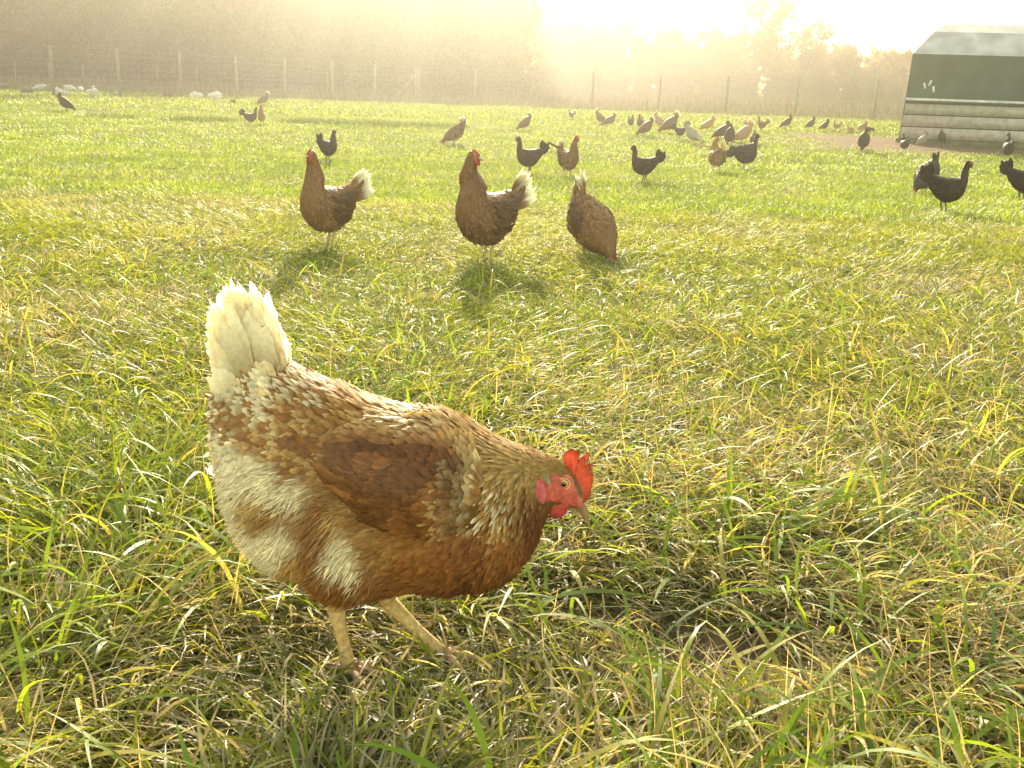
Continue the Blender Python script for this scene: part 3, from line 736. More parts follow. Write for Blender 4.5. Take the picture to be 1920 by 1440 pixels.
    fluff = (py > 870+.25*np.maximum(px-560, 0)) & (px < 690) & (px < 760-(py-900)*.1)
    keep = ~bad; 
    # thin the head/neck so feather density follows feather size
    area_keep = np.where(px > 1000, .9, 1.0); keep &= r.uniform(0, 1, NF) < area_keep
    hack = (px > 800) & (py < 980-.2*np.abs(px-930)) & (py < 700+.55*(px-500)+60)
    back = py < 770+.28*(px-500)
    L = np.where(px > 1030, .0075, np.where(nf, .013, np.where(hack, .027, np.where(back, .024, .022))))*r.uniform(.8, 1.25, NF)
    W = np.where(px > 1030, .0026, np.where(nf, .0042, np.where(hack, .0048, np.where(back, .0085, .011))))*r.uniform(.8, 1.2, NF)
    col = idw(px+r.normal(0, 7, NF), py+r.normal(0, 7, NF), CK, 4.0)
    jit = r.uniform(.82, 1.18, NF)[:, None]; cA = col[:, :3]*jit; cB = col[:, 3:]*jit
    # not every feather has a pale tip
    plain = r.uniform(0, 1, NF) < .32; cB[plain] = cA[plain]*1.15
    k = keep & ~fluff
    V1 = feathers(P[k], T[k], N[k], L[k], W[k], r.uniform(.06, .22, k.sum()), cA[k], cB[k], rows=5, tipmix=(.55, .85), pointy=.35, ragged=.12, r=r)
    link_mesh('plumage', *V1[:2], M_FEATH, root, V1[2])
    # ---- loose fluff on belly, vent and thighs
    NS = 30000
    u = r.uniform(.0, .62, NS); phi = r.uniform(0, 2*np.pi, NS); P, T, N = body.frame(u, phi); px, py = to_px(P)
    z = ((py > 862+.25*np.maximum(px-560, 0)) & (px < 720)) | ((py > 1070) & (px < 760)) | (px < 440)
    z &= (py > 800) | (px < 430)
    P, T, N, px, py = P[z], T[z], N[z], px[z], py[z]; n = len(P)
    dirs = idw(px, py, DK, 3.0); sw = fbm(px, py, .03, 91)-.5
    T = np.stack([dirs[:, 0]+sw*.9, r.normal(0, .1, n), -dirs[:, 1]+sw*.5], -1)+r.normal(0, .22, (n, 3))
    col = idw(px+r.normal(0, 6, n), py+r.normal(0, 6, n), CK, 4.0)[:, :3]*r.uniform(.75, 1.2, n)[:, None]
    V2 = feathers(P, T, N, r.uniform(.012, .026, n), r.uniform(.0009, .0022, n), r.uniform(.10, .38, n), col, col*1.08, rows=4, pointy=.9, side_drop=.05)
    link_mesh('fluff', *V2[:2], M_FEATH, root, V2[2])
    # ---- wings: a shallow dome of coverts and long folded flight feathers on each side
    def side_y(x, z):
        uu = np.linspace(.02, .9, 400); kk = catmull(body.K, uu*(body.n-1)); xm = (kk[:, 0]+kk[:, 2])/2
        top = np.interp(x, xm, kk[:, 1]); bot = np.interp(x, xm, kk[:, 3]); b = np.interp(x, xm, kk[:, 4])
        q = np.clip(np.abs((z-(top+bot)/2)/((top-bot)/2)), 0, .995); c_ = q**(1/.84); return b*(np.sqrt(1-c_**2))**.84
    top_n = [(600, 830), (632, 812), (680, 803), (750, 808), (820, 810), (875, 845), (905, 900)]
    bot_l = [(606, 862), (628, 893), (655, 925), (700, 965), (760, 990), (830, 992), (900, 970)]
    for sgn, nm in ((-1, 'wing'), (1, 'wing')):
        top_l = [(p[0], p[1]+(0 if sgn < 0 else 38)) for p in top_n]
        def wp(a, b):
            a = np.asarray(a, float); t_ = catmull(np.array(top_l), a*6); b_ = catmull(np.array(bot_l), a*6)
            q = t_*(1-b[:, None])+b_*b[:, None]; out = np.zeros((len(a), 3))
            for i in range(len(a)):
                out[i] = L2(q[i, 0], q[i, 1], -.075)
            y = side_y(out[:, 0], out[:, 2]); dome = (np.sin(np.pi*np.clip(b, 0.02, .98)))**.6*(np.sin(np.pi*np.clip(a*.92+.06, 0, 1)))**.5
            out[:, 1] = sgn*(y+.002+.013*dome); return out
        A1, B1 = np.meshgrid(np.linspace(0, 1, 30), np.linspace(0, 1, 14), indexing='ij'); Vw = wp(A1.ravel(), B1.ravel())
        Fw = [(i*14+j, i*14+j+1, (i+1)*14+j+1, (i+1)*14+j) for i in range(29) for j in range(13)]
        w = link_mesh('wing', Vw, Fw, M_FEATH, root, np.tile([.14, .05, .014], (len(Vw), 1)))
        def onwing(n, a0, a1, b0, b1):
            a = r.uniform(a0, a1, n); b = r.uniform(b0, b1, n); P = wp(a, b); e = .02
            Pa = wp(np.clip(a-e, 0, 1), b)-wp(np.clip(a+e, 0, 1), b); Pb = wp(a, np.clip(b+e, 0, 1))-wp(a, np.clip(b-e, 0, 1))
            N = np.cross(Pa, Pb); N /= np.linalg.norm(N, axis=1)[:, None]+1e-12; N *= np.sign(N[:, 1]*sgn)[:, None]
            Pa /= np.linalg.norm(Pa, axis=1)[:, None]+1e-12; return a, b, P, Pa, N
        parts = []
        # flight feathers, stacked rows pointing back
        a, b, P, T, N = onwing(46, .25, .55, .35, .98); o_ = np.argsort(b); 
        cc = np.array([.19, .07, .018])*r.uniform(.6, 1.25, 46)[:, None]
        parts.append(feathers(P, T+r.normal(0, .05, (46, 3))*np.array([1, .2, 1]), N, r.uniform(.06, .085, 46), r.uniform(.013, .018, 46), .03, cc, cc*1.3, rows=8, pointy=.3, curl=.05, tipmix=(.3, 1), h0=.002, ragged=.06, r=r))
        a, b, P, T, N = onwing(1150, .12, .98, .0, .98); mot_ = r.uniform(.8, 1.2, 1150)[:, None]
        cc = np.array([.19, .068, .018])*mot_; tip = cc*np.array([1.3, 1.2, 1.1])
        wgt = (sstep(.05, .4, a)*sstep(.0, .22, b)*(1-.6*sstep(.82, 1, b))*(1-sstep(.84, 1, a)))[:, None]; qx, qy = to_px(P); ic = idw(qx, qy, CK)*r.uniform(.75, 1.2, 1150)[:, None]; cc = cc*wgt+ic[:, :3]*(1-wgt); tip = tip*wgt+ic[:, 3:]*(1-wgt)
        light = (b < .0) | ((a > .8) & (r.uniform(0, 1, 1150) < .35)); tip[light] = np.array([.42, .24, .09]); 
        dk = (fbm(qx, qy, .018, 44) > .5) & (b > .2); cc[dk] *= .58; tip[dk] *= .62
        parts.append(feathers(P, T+r.normal(0, .1, (1150, 3))*np.array([1, .2, 1])+np.array([0, 0, -.1]), N, r.uniform(.018, .030, 1150), r.uniform(.009, .014, 1150), r.uniform(.05, .14, 1150), cc, tip, rows=5, pointy=.25, h0=.002, ragged=.08, r=r))
        Vf, Ff, Cf = join(parts); link_mesh('wing_feathers', Vf, Ff, M_FEATH, w, Cf)
    # ---- saddle feathers over the tail root and the tail fan
    tips = [(510, 610), (500, 578), (488, 552), (474, 538), (462, 556), (446, 546), (430, 530), (414, 548), (398, 560), (390, 590), (392, 622), (398, 655), (399, 690), (400, 725), (396, 760), (398, 790), (404, 825)]
    bases = [(530, 690), (522, 690), (512, 690), (505, 690), (498, 695), (490, 700), (484, 702), (478, 706), (472, 712), (468, 722), (466, 735), (464, 752), (464, 770), (466, 790), (466, 812), (468, 832), (474, 858)]
    parts = []
    for layer in range(4):
        for i, (tp, bs) in enumerate(zip(tips, bases)):
            for sg in (-1, 1):
                sh = layer*.15
                if r.uniform() < .12*layer: continue
                t0 = L2(tp[0]+r.normal(0, 5)+layer*2, tp[1]+r.normal(0, 9)+layer*16*(1 if layer else 0)); b0 = L2(*bs)
                yb = sg*(.004+.006*layer+.010*r.uniform()); t0[1] = sg*(.006+.008*layer+.014*(i/16)); b0[1] = yb
                d = t0-b0; Ln = np.linalg.norm(d); 
                nn = np.array([[0, sg*1.0, 0]])+np.array([[-.25, 0, .1]])*(1 if sg < 0 else 1)*.5
                nn /= np.linalg.norm(nn)
                f_ = r.uniform(.82, 1.1); f_ = r.uniform(.80, .98); cA = np.array([[.66, .50, .28]])*f_; cB = np.array([[.90, .78, .56]])*f_
                if i > 12 or (layer == 4 and r.uniform() < .5): cA = np.array([[.5, .3, .12]])*f_
                parts.append(feathers(b0[None], d[None]/Ln, nn, np.array([Ln]), np.array([.020+.007*r.uniform()]), r.uniform(-.03, .10, 1), cA, cB, rows=14, pointy=.42, curl=.05, tipmix=(.1, .8), side_drop=.07, ragged=.10, r=r))
    for i in range(34):
        q = r.uniform(); p0 = (446+r.normal(0, 6), 695+125*q); b0 = L2(*p0); sg = r.choice([-1, 1]); b0[1] = sg*(.012+.02*q*r.uniform())
        d = L2(p0[0]-34-6*(1-q), p0[1]-40+55*q)-L2(*p0); d /= np.linalg.norm(d); nn = np.array([[-.2, sg, .1]]); nn /= np.linalg.norm(nn)
        f_ = r.uniform(.8, 1.05); parts.append(feathers(b0[None], d[None], nn, r.uniform(.026, .042, 1), r.uniform(.006, .010, 1), r.uniform(.0, .1, 1), np.array([[.66, .48, .26]])*f_, np.array([[.78, .64, .42]])*f_, rows=8, pointy=.6, curl=.05, tipmix=(.1, .7), side_drop=.08, ragged=.12, r=r))
    Vt, Ft, Ct = join(parts)
    # ragged vanes
    Vt = Vt+r.normal(0, .0005, Vt.shape)
    tail = link_mesh('tail', Vt, Ft, M_TAILF, root, Ct)
    parts = []; side_of = []
    n = 620; q = r.uniform(0, 1, n); w_ = r.uniform(0, 1, n); sg = np.where(r.uniform(0, 1, n) < .5, -1, 1)
    for i in range(n):
        lo = np.array([484+56*(1-q[i]), 742+85*q[i]]); hi = np.array([440+88*(1-q[i]), 676+95*q[i]])
        p = lo*(1-w_[i])+hi*w_[i]; P0 = L2(*p); P0[1] = sg[i]*(.030*(1-w_[i])+.016+.010*r.uniform())
        d = L2(p[0]-18-16*q[i], p[1]-26+22*q[i])-L2(*p); d /= np.linalg.norm(d); d += r.normal(0, .14, 3)*np.array([1, .2, 1])
        f_ = r.uniform(.75, 1.2); isb = r.uniform() < (.62-.4*w_[i])
        cA = (np.array([[.27, .12, .035]]) if isb else np.array([[.62, .42, .2]]))*f_; cB = np.array([[.76, .62, .4]])*f_ if r.uniform() < .65 else cA*1.2
        nn = np.array([[-.15, sg[i], .2]]) if True else 0; nn /= np.linalg.norm(nn)
        parts.append(feathers(P0[None], d[None], nn, r.uniform(.020, .034, 1), r.uniform(.009, .014, 1), r.uniform(.03, .16, 1), cA, cB, rows=5, pointy=.35, ragged=.1, r=r)); side_of.append(sg[i])
    for s_ in (-1, 1):
        Vt, Ft, Ct = join([p for p, q_ in zip(parts, side_of) if q_ == s_]); link_mesh('tail_coverts', Vt, Ft, M_FEATH, tail, Ct)
    # ---- head: comb, wattles, ear lobe, eye, beak
    def Z8(x, y): return (940+x/6.545, 800+y/6.545)
    comb = [(815, 520), (770, 430), (755, 375), (775, 325), (825, 290), (872, 268), (898, 288), (925, 300), (958, 292), (962, 330), (940, 385), (925, 425), (965, 385), (1020, 345), (1078, 318), (1084, 345), (1062, 400), (1020, 470), (995, 520),
            (1040, 480), (1085, 455), (1122, 448), (1122, 475), (1075, 530), (1040, 590), (1085, 575), (1128, 580), (1118, 615), (1092, 655), (1128, 655), (1118, 695), (1080, 745), (1100, 775), (1085, 840), (1045, 900), (1000, 925), (960, 880), (935, 800), (925, 720), (900, 640), (860, 570)]
    cp = [L2(*Z8(*p)) for p in comb]; o = np.array([[p[0], p[2]] for p in cp])
    # plate as strips: rim thin, base thick
    import mathutils
    me = bpy.data.meshes.new('comb'); import bmesh
    bm = bmesh.new()
    for sd in (-1, 1):
        vs = [bm.verts.new((p[0], sd*.0012, p[1])) for p in o]; f = bm.faces.new(vs if sd < 0 else vs[::-1])
        if sd < 0: first = vs
        else: second = vs
    m_ = len(first)
    for i in range(m_): bm.faces.new((first[(i+1) % m_], first[i], second[i], second[(i+1) % m_]))
    bmesh.ops.triangulate(bm, faces=[f for f in bm.faces if len(f.verts) > 4])
    bmesh.ops.subdivide_edges(bm, edges=list(bm.edges), cuts=2, use_grid_fill=True)
    bx = np.array([L2(*Z8(880, 640)), L2(*Z8(1000, 920))])
    for v in bm.verts:
        a_, b_ = bx[0][[0, 2]], bx[1][[0, 2]]; pp = np.array([v.co.x, v.co.z]); dd = b_-a_; t_ = np.clip(np.dot(pp-a_, dd)/np.dot(dd, dd), 0, 1)
        dist = np.linalg.norm(pp-a_-dd*t_); v.co.y = math.copysign(.0011+.0035*math.exp(-(dist/.011)**2), v.co.y)+.0012*math.sin(v.co.z*260)
    bm.to_mesh(me); bm.free(); me.materials.append(M_COMB)
    at_ = me.color_attributes.new('Col', 'FLOAT_COLOR', 'POINT'); cc = np.ones((len(me.vertices), 4), np.float32); cc[:, :3] = np.array([.56, .115, .055])*(.75+.5*fbm(np.array([v.co.x for v in me.vertices])*200, np.array([v.co.z for v in me.vertices])*200, 1, 8))[:, None]; at_.data.foreach_set('color', cc.ravel())
    me.polygons.foreach_set('use_smooth', np.ones(len(me.polygons), bool))
    co = bpy.data.objects.new('comb', me); COL.objects.link(co); co.parent = root
    def lump(name, ctrs, mat, colr, parent=root):
        mb = MB()
        for (px_, py_, y_, rx, ry, rz) in ctrs: mb.ball(L2(px_, py_, y_), (rx, ry, rz), 18, colr)
        return mb.build(name, mat, parent)
    for sg in (-1, 1):
        # wattle: a soft drop-shaped flap
        mb = MB(); cen = [(1024, 950, .0060), (1030, 955, .0125), (1038, 962, .0145), (1042, 963, .013)]
        wo = [(540, 905), (548, 960), (565, 1030), (595, 1090), (640, 1125), (700, 1128), (755, 1105), (795, 1065), (820, 1010), (835, 955), (790, 905), (700, 890), (620, 890)]
        pts = np.array([L2(*Z8(*p), -.012) for p in wo]); m_ = len(pts); c0 = pts.mean(0)
        V = []; 
        for k_, sc_ in enumerate([1.0, .93, .7, .35, .0]):
            th = [0, .0022, .0034, .0040, .0042][k_]
            for s_ in (-1, 1):
                for p in pts: q = c0+(p-c0)*sc_; V.append([q[0], sg*(.0125 + .002*(q[2]-c0[2])/.02)+s_*th, q[2]])
        F = []
        for k_ in range(4):
            for s_ in (0, 1):
                A_ = (k_*2+s_)*m_; B_ = ((k_+1)*2+s_)*m_
                for j in range(m_):
                    f = (A_+j, A_+(j+1) % m_, B_+(j+1) % m_, B_+j); F.append(f if s_ == 0 else f[::-1])
        mb.add(V, F, (.60, .075, .06)); mb.build('wattle', M_COMB, root)
        mb = MB(); p = L2(1014.5, 921, -.022); mb.ball((p[0], sg*.0315, p[2]), (.0068, .0045, .0145), 16, (.54, .10, .10)); mb.build('ear_lobe', M_SKIN, root)
        e = L2(1057, 908, -.019); ey = .0185
        mb = MB()
        # lid rings
        for rr, th, yo, cc_ in ((.0108, .0018, -.0014, (.62, .13, .09)), (.0080, .0013, .0012, (.66, .28, .16))):
            tt = np.linspace(0, 2*np.pi, 25); mb.tube([(e[0]+rr*math.cos(a), sg*(ey-.0015+yo), e[2]+rr*.92*math.sin(a)) for a in tt], th, 8, cc_, cap=False)
        lid = mb.build('eyelid', M_SKIN, root)
        mb = MB(); mb.ball((e[0], sg*(ey-.0040), e[2]), (.0074, .0058, .0072), 20, (.62, .30, .07)); eye = mb.build('eye', M_EYE, root)
        mb = MB(); mb.ball((e[0], sg*(ey+.0012), e[2]), (.0034, .0012, .0034), 14, (.008, .006, .005)); mb.build('pupil', M_EYE, eye)
        # pale ear tuft
        a0 = L2(*Z8(585, 665), -.02); a1 = L2(*Z8(540, 575), -.02); n = 60; 
        P = np.tile(a0, (n, 1))+r.normal(0, .0012, (n, 3)); P[:, 1] = sg*(.0275+r.uniform(0, .002, n)); n_t = n; d = (a1-a0); d[1] = 0; d /= np.linalg.norm(d)
        Tt = np.tile(d, (n, 1))+r.normal(0, .15, (n, 3)); Nn = np.tile([0, sg*1., 0], (n, 1)); cc = np.tile([.36, .27, .13], (n, 1))*r.uniform(.7, 1.3, n)[:, None]
        Vf, Ff, Cf = feathers(P, Tt, Nn, r.uniform(.009, .016, n), r.uniform(.001, .002, n), .12, cc, cc, rows=4, pointy=.8); link_mesh('ear_tuft', Vf, Ff, M_FEATH, root, Cf)
    # beak: upper and lower halves lofted along their curves
    def half(path, name, colr):
        mb = MB(); V = []; n_ = 14
        for (ax_, ay_, bx_, by_, w) in path:
            A_ = L2(*Z8(ax_, ay_)); B_ = L2(*Z8(bx_, by_)); m = (A_+B_)/2; h = (A_-B_)/2
            for j in range(n_):
                a = 2*np.pi*j/n_; V.append([m[0]+h[0]*math.cos(a), w*math.sin(a), m[2]+h[2]*math.cos(a)])
        m2 = len(path); F = [(i*n_+j, i*n_+(j+1) % n_, (i+1)*n_+(j+1) % n_, (i+1)*n_+j) for i in range(m2-1) for j in range(n_)]+[tuple(range(n_)), tuple((m2-1)*n_+j for j in range(n_-1, -1, -1))]
        mb.add(V, F, colr); return mb.build(name, M_BEAK, root)
    ub = half([(955, 860, 850, 935, .0085), (1000, 905, 868, 972, .0078), (1035, 950, 905, 1020, .0066), (1058, 1000, 948, 1060, .0052), (1070, 1060, 985, 1100, .0036), (1066, 1120, 1010, 1140, .002), (1042, 1180, 1026, 1182, .0006)], 'upper_beak', (.26, .15, .07))
    mb = MB()
    for sg in (-1, 1): p = L2(*Z8(985, 965), -.0075); mb.ball((p[0], sg*.0068, p[2]), (.0022, .0008, .0034), 10, (.10, .05, .035)); mb.build('nostril', M_BEAK, ub) if sg > 0 else None
    half([(850, 935, 790, 960, .0075), (868, 975, 830, 1010, .0065), (900, 1022, 868, 1050, .0052), (940, 1062, 915, 1090, .0038), (985, 1105, 968, 1125, .002)], 'lower_beak', (.30, .18, .07))
    # ---- legs
    mb = MB()
    def gp(px, py, y): q = L2(px, py, y); return q
    def gfoot(px, py):
        X, Y, Z = on_ground(px, py); return np.array([X-ox, Y-YH, Z-zgr+.002])
    f1 = gfoot(655, 1262); h1 = gp(630, 1140, f1[1]); leg_mesh(mb, h1+np.array([.01, 0, .05]), h1, f1, 1.0, [(-.15, .05), (.55, .045), (-.95, .045), (2.6, .03)], r0=.0098, colr=(.62, .36, .13), foot_col=(.48, .27, .14)); mb.build('leg', M_LEG, root)
    mb = MB(); f2 = gfoot(832, 1232); h2 = gp(728, 1128, f2[1]); leg_mesh(mb, h2+np.array([-.02, 0, .05]), h2, f2, 1.0, [(-.1, .052), (.65, .045), (-.9, .045), (3.5, .04)], r0=.0098, colr=(.62, .38, .14), foot_col=(.5, .29, .15)); mb.build('leg', M_LEG, root)
    return root
foreground_hen()

# ---------------------------------------------------------------- the flock behind
POSE = {
 'stand': dict(st=[(-.215,.385,-.208,.345,.006),(-.195,.352,-.178,.300,.016),(-.165,.315,-.15,.255,.022),(-.135,.335,-.115,.19,.052),(-.085,.325,-.07,.135,.078),(-.02,.315,-.01,.105,.090),(.045,.318,.055,.118,.088),(.085,.335,.105,.155,.074),
        (.084,.362,.132,.215,.062),(.086,.392,.140,.275,.049),(.094,.42,.140,.335,.036),(.104,.446,.137,.382,.0235),(.116,.466,.143,.41,.0215),(.138,.470,.155,.422,.0185),(.155,.458,.163,.432,.012)],
        beak=((.158,.443),(.186,.434)), comb=((.118,.466),(.166,.452),.026), wat=(.157,.425), eye=(.143,.452,.0195), tail=((-.165,.315),(42,78),.105), feet=(.0,.02)),
 'high': dict(st=[(-.225,.345,-.215,.305,.006),(-.20,.322,-.18,.265,.018),(-.165,.305,-.145,.235,.028),(-.13,.325,-.11,.17,.056),(-.08,.32,-.065,.115,.082),(-.02,.318,-.01,.088,.096),(.045,.33,.075,.10,.100),(.07,.352,.142,.16,.092),
        (.055,.38,.162,.235,.080),(.058,.415,.154,.30,.062),(.072,.452,.135,.36,.043),(.083,.482,.124,.412,.030),(.100,.505,.127,.442,.022),(.122,.508,.140,.458,.0185),(.140,.496,.149,.468,.012)],
        beak=((.143,.480),(.171,.468)), comb=((.101,.504),(.150,.490),.018), wat=(.143,.458), eye=(.128,.490,.0195), tail=((-.165,.285),(18,52),.125), feet=(.0,.02)),
 'peck': dict(st=[(-.205,.425,-.195,.385,.006),(-.185,.395,-.19,.315,.02),(-.160,.375,-.178,.245,.035),(-.125,.365,-.150,.165,.060),(-.07,.350,-.085,.105,.085),(-.005,.318,.0,.085,.091),(.055,.275,.055,.075,.085),(.105,.230,.095,.070,.066),
        (.140,.185,.12,.066,.048),(.165,.145,.138,.062,.035),(.182,.112,.153,.052,.026),(.194,.086,.166,.042,.0215),(.203,.064,.179,.032,.019),(.204,.045,.190,.026,.013)],
        beak=((.198,.034),(.207,.006)), comb=((.200,.085),(.224,.040),.024), wat=(.182,.022), eye=(.196,.060,.0195), tail=((-.155,.35),(50,86),.10), feet=(.0,.02)),
 'low': dict(st=[(-.235,.255,-.225,.225,.006),(-.205,.262,-.19,.225,.014),(-.175,.275,-.165,.225,.022),(-.14,.30,-.13,.17,.05),(-.09,.315,-.075,.125,.078),(-.02,.325,-.01,.10,.090),(.045,.335,.06,.118,.088),(.082,.35,.110,.155,.074),
        (.092,.375,.128,.215,.056),(.096,.40,.133,.275,.041),(.102,.42,.133,.325,.030),(.110,.437,.134,.37,.0235),(.121,.449,.142,.395,.0215),(.139,.449,.153,.405,.0185),(.155,.438,.161,.414,.012)],
        beak=((.158,.425),(.184,.416)), comb=((.122,.449),(.166,.434),.022), wat=(.157,.407), eye=(.143,.434,.0195), tail=((-.175,.25),(-6,14),.10), feet=(.0,.02)),
}
PAL = {
 'brown': dict(b=(.20,.092,.028), n=(.22,.10,.03), t=(.42,.24,.10), tailA=(.30,.14,.05), tailB=(.85,.75,.55), m='f', belly=(.28,.15,.06)),
 'dark brown': dict(b=(.17,.075,.025), n=(.19,.08,.025), t=(.34,.20,.09), tailA=(.2,.09,.03), tailB=(.85,.72,.5), m='f', belly=(.16,.08,.035)),
 'black': dict(b=(.046,.026,.013), n=(.052,.028,.015), t=(.030,.028,.024), tailA=(.03,.018,.010), tailB=(.04,.026,.016), m='d', belly=(.022,.019,.016)),
 'charcoal': dict(b=(.065,.048,.034), n=(.06,.042,.028), t=(.10,.095,.085), tailA=(.03,.03,.028), tailB=(.06,.06,.055), m='d', belly=(.07,.06,.05)),
 'buff': dict(b=(.44,.27,.12), n=(.34,.17,.06), t=(.62,.46,.27), tailA=(.45,.26,.10), tailB=(.75,.6,.38), m='f', belly=(.5,.34,.17)),
 'pale grey': dict(b=(.38,.33,.26), n=(.55,.48,.38), t=(.62,.57,.48), tailA=(.4,.35,.28), tailB=(.2,.17,.13), m='f', belly=(.5,.45,.36)),
}
HENS = {}
def build_hen(pose, pal, detail, yaw=0.0):
    ps = POSE[pose]; pl = PAL[pal]; seed = (len(HENS)*17+3); r = np.random.default_rng(seed)
    root = empty('hen', (0, 0, 0)); fm = M_FEATH if pl['m'] == 'f' else M_FEATHD
    st = ps['st']; neck = np.array([(st[-6][0]+st[-6][2])/2, 0, 0]); zlo = st[-8][1]-.02; zhi = st[-4][3]+.02
    def warp(P):
        if abs(yaw) < 1e-3 or pose == 'peck': return P
        a = yaw*sstep(zlo, zhi, P[..., 2]); d = P-neck; c_, s_ = np.cos(a), np.sin(a); Q = P.copy()
        Q[..., 0] = neck[0]+d[..., 0]*c_-d[..., 1]*s_; Q[..., 1] = d[..., 0]*s_+d[..., 1]*c_; return Q
    body = Body(st, .92, warp); hi = detail == 'near'
    V, F = body.mesh(70 if hi else 34, 32 if hi else 16)
    u = np.repeat(np.linspace(0, 1, 70 if hi else 34), 32 if hi else 16)
    nb = sstep(.45, .65, u)[:, None]; c = np.array(pl['b'])*(1-nb)+np.array(pl['n'])*nb
    c = c*(.8+.4*fbm(V[:, 0]*40, V[:, 2]*40, 1, seed))[:, None]
    low = (sstep(.2, .1, V[:, 2])*0+(V[:, 2] < .17)*(u < .45))[:, None]; c = c*(1-low*.7)+np.array(pl['belly'])*low*.7
    facem = u > .915
    c[facem] = (.42, .09, .06) if pal != 'black' else (.20, .06, .045)
    link_mesh('body', V, F, M_SKIN if hi else fm, root, c)
    if hi or detail == 'mid':
        NF = 2600 if hi else 800
        u = r.uniform(0, .90, NF); phi = r.uniform(0, 2*np.pi, NF); P, T, N = body.frame(u, phi); T = T+np.array([0, 0, -.25])+r.normal(0, .1, (NF, 3))
        nk = sstep(.5, .62, u); cb = np.array(pl['b'])*(1-nk[:, None])+np.array(pl['n'])*nk[:, None]
        bl = ((P[:, 2] < .17) & (u < .45)); cb[bl] = pl['belly']; jit = r.uniform(.7, 1.3, NF)[:, None]
        ct = np.where((r.uniform(0, 1, NF) < .45)[:, None], np.array(pl['t']), cb*1.1)
        sc_ = 1.0 if hi else 1.5
        Vf, Ff, Cf = feathers(P, T, N, (.026-.012*nk)*r.uniform(.8, 1.2, NF)*sc_, (.013-.007*nk)*sc_, r.uniform(.08, .28, NF), cb*jit, ct*jit, rows=4, tipmix=(.6, .95), ragged=.1, r=r)
        link_mesh('plumage', Vf, Ff, fm, root, Cf)
        # folded wings
        for sg in (-1, 1):
            n = 130 if hi else 50; uu = r.uniform(.14, .43, n); ph = sg*r.uniform(-2.05, -.8, n)*-1
            P, T, N = body.frame(uu, np.where(sg < 0, np.abs(ph), -np.abs(ph))); P = P+N*.010
            cc = np.array(pl['b'])*r.uniform(.35, .85, n)[:, None]
            Vf, Ff, Cf = feathers(P, T+np.array([0, 0, -.05]), N, r.uniform(.045, .075, n), .016, .02, cc, cc*1.25, rows=5, pointy=.3, curl=.02, h0=.002)
            link_mesh('wing', Vf, Ff, fm, root, Cf)
    # tail
    (tx, tz), (a0, a1), TL_ = ps['tail']; n = 44 if hi else 20; parts = []
    for i in range(n):
        q = i/(n-1); sg = 1 if i % 2 else -1; a = math.radians(a0+(a1-a0)*q)
        d = np.array([[-math.cos(a), sg*.12*(1-q)+r.normal(0, .03), math.sin(a)]]); d /= np.linalg.norm(d)
        P = np.array([[tx-.0+.03*q, sg*(.006+.02*(1-q)*r.uniform()), tz-.045*(1-q)+.012*q]])
        nn = np.array([[.0, float(sg), .15]]); f_ = r.uniform(.8, 1.2)
        parts.append(feathers(P, d, nn, TL_*(1.35 if pl['m'] == 'f' else 1)*r.uniform(.75, 1.1, 1), np.array([(.030 if pl['m'] == 'f' else .042) if hi else .06]), 0.0, np.array([pl['tailA']])*f_, np.array([pl['tailB']])*f_, rows=7, pointy=.6 if pl['m'] == 'f' else .2, tipmix=(.40, .80), ragged=.18, r=r, side_drop=.05))
    Vf, Ff, Cf = join(parts); link_mesh('tail', Vf, Ff, fm, root, Cf)
    # comb, wattles, beak, eyes
    (c0x, c0z), (c1x, c1z), ch = ps['comb']; d = np.array([c1x-c0x, c1z-c0z]); Ld = np.linalg.norm(d); d /= Ld; nrm = np.array([-d[1], d[0]])
    if pal in ('black', 'charcoal'): ch *= .45
    out = [(-.1, -.35), (0, .45), (.06, .75), (.14, .35), (.24, .95), (.33, .45), (.45, 1.0), (.54, .45), (.66, .85), (.74, .35), (.86, .55), (.98, .1), (1.02, -.35), (.5, -.5)]
    o = [(c0x+d[0]*Ld*a+nrm[0]*ch*b, c0z+d[1]*Ld*a+nrm[1]*ch*b) for a, b in out]
    V, F = plate(o, .006, .3); mb = MB(); mb.add(warp(V), F, (.50, .10, .06) if pal != 'black' else (.30, .05, .04)); mb.build('comb', M_COMB, root)
    def wtube(name, pts, rad, n_, colr, mat, par=None):
        mb = MB(); mb.tube(warp(np.array(pts, float)), rad, n_, colr); return mb.build(name, mat, par or root)
    (b0x, b0z), (b1x, b1z) = ps['beak']
    wtube('beak', [(b0x-.008, 0, b0z+.003), (b0x, 0, b0z), (b0x*.5+b1x*.5, 0, b0z*.5+b1z*.5+.001), (b1x, 0, b1z)], [.0085, .0085, .0055, .001], 8, (.33, .23, .12), M_BEAK)
    for sg in (-1, 1):
        mb = MB(); mb.ball((ps['wat'][0]-.003, sg*.006, ps['wat'][1]), (.009, .003, .014), 10, (.58, .07, .05) if pal != 'black' else (.25, .05, .04)); V = warp(mb.V[0]); mb.V = [V]; mb.build('wattle', M_COMB, root)
        if hi:
            mb = MB(); mb.ball((ps['eye'][0], sg*(ps['eye'][2]-.002), ps['eye'][1]), (.0058, .004, .0056), 10, (.25, .10, .02)); mb.V = [warp(mb.V[0])]; mb.build('eye', M_EYE, root)
    lc = dict(colr=(.45, .33, .15), foot_col=(.36, .24, .12)) if pal != 'black' else dict(colr=(.12, .10, .07), foot_col=(.10, .08, .05))
    for sg in (-1, 1):
        mb = MB(); xo = .012*sg
        leg_mesh(mb, (.01+xo, sg*.035, .15), (-.02+xo, sg*.035, .10), (.0+xo, sg*.035, .008), 1.0, r0=.0078, **lc); mb.build('leg', M_LEG, root)
    return root
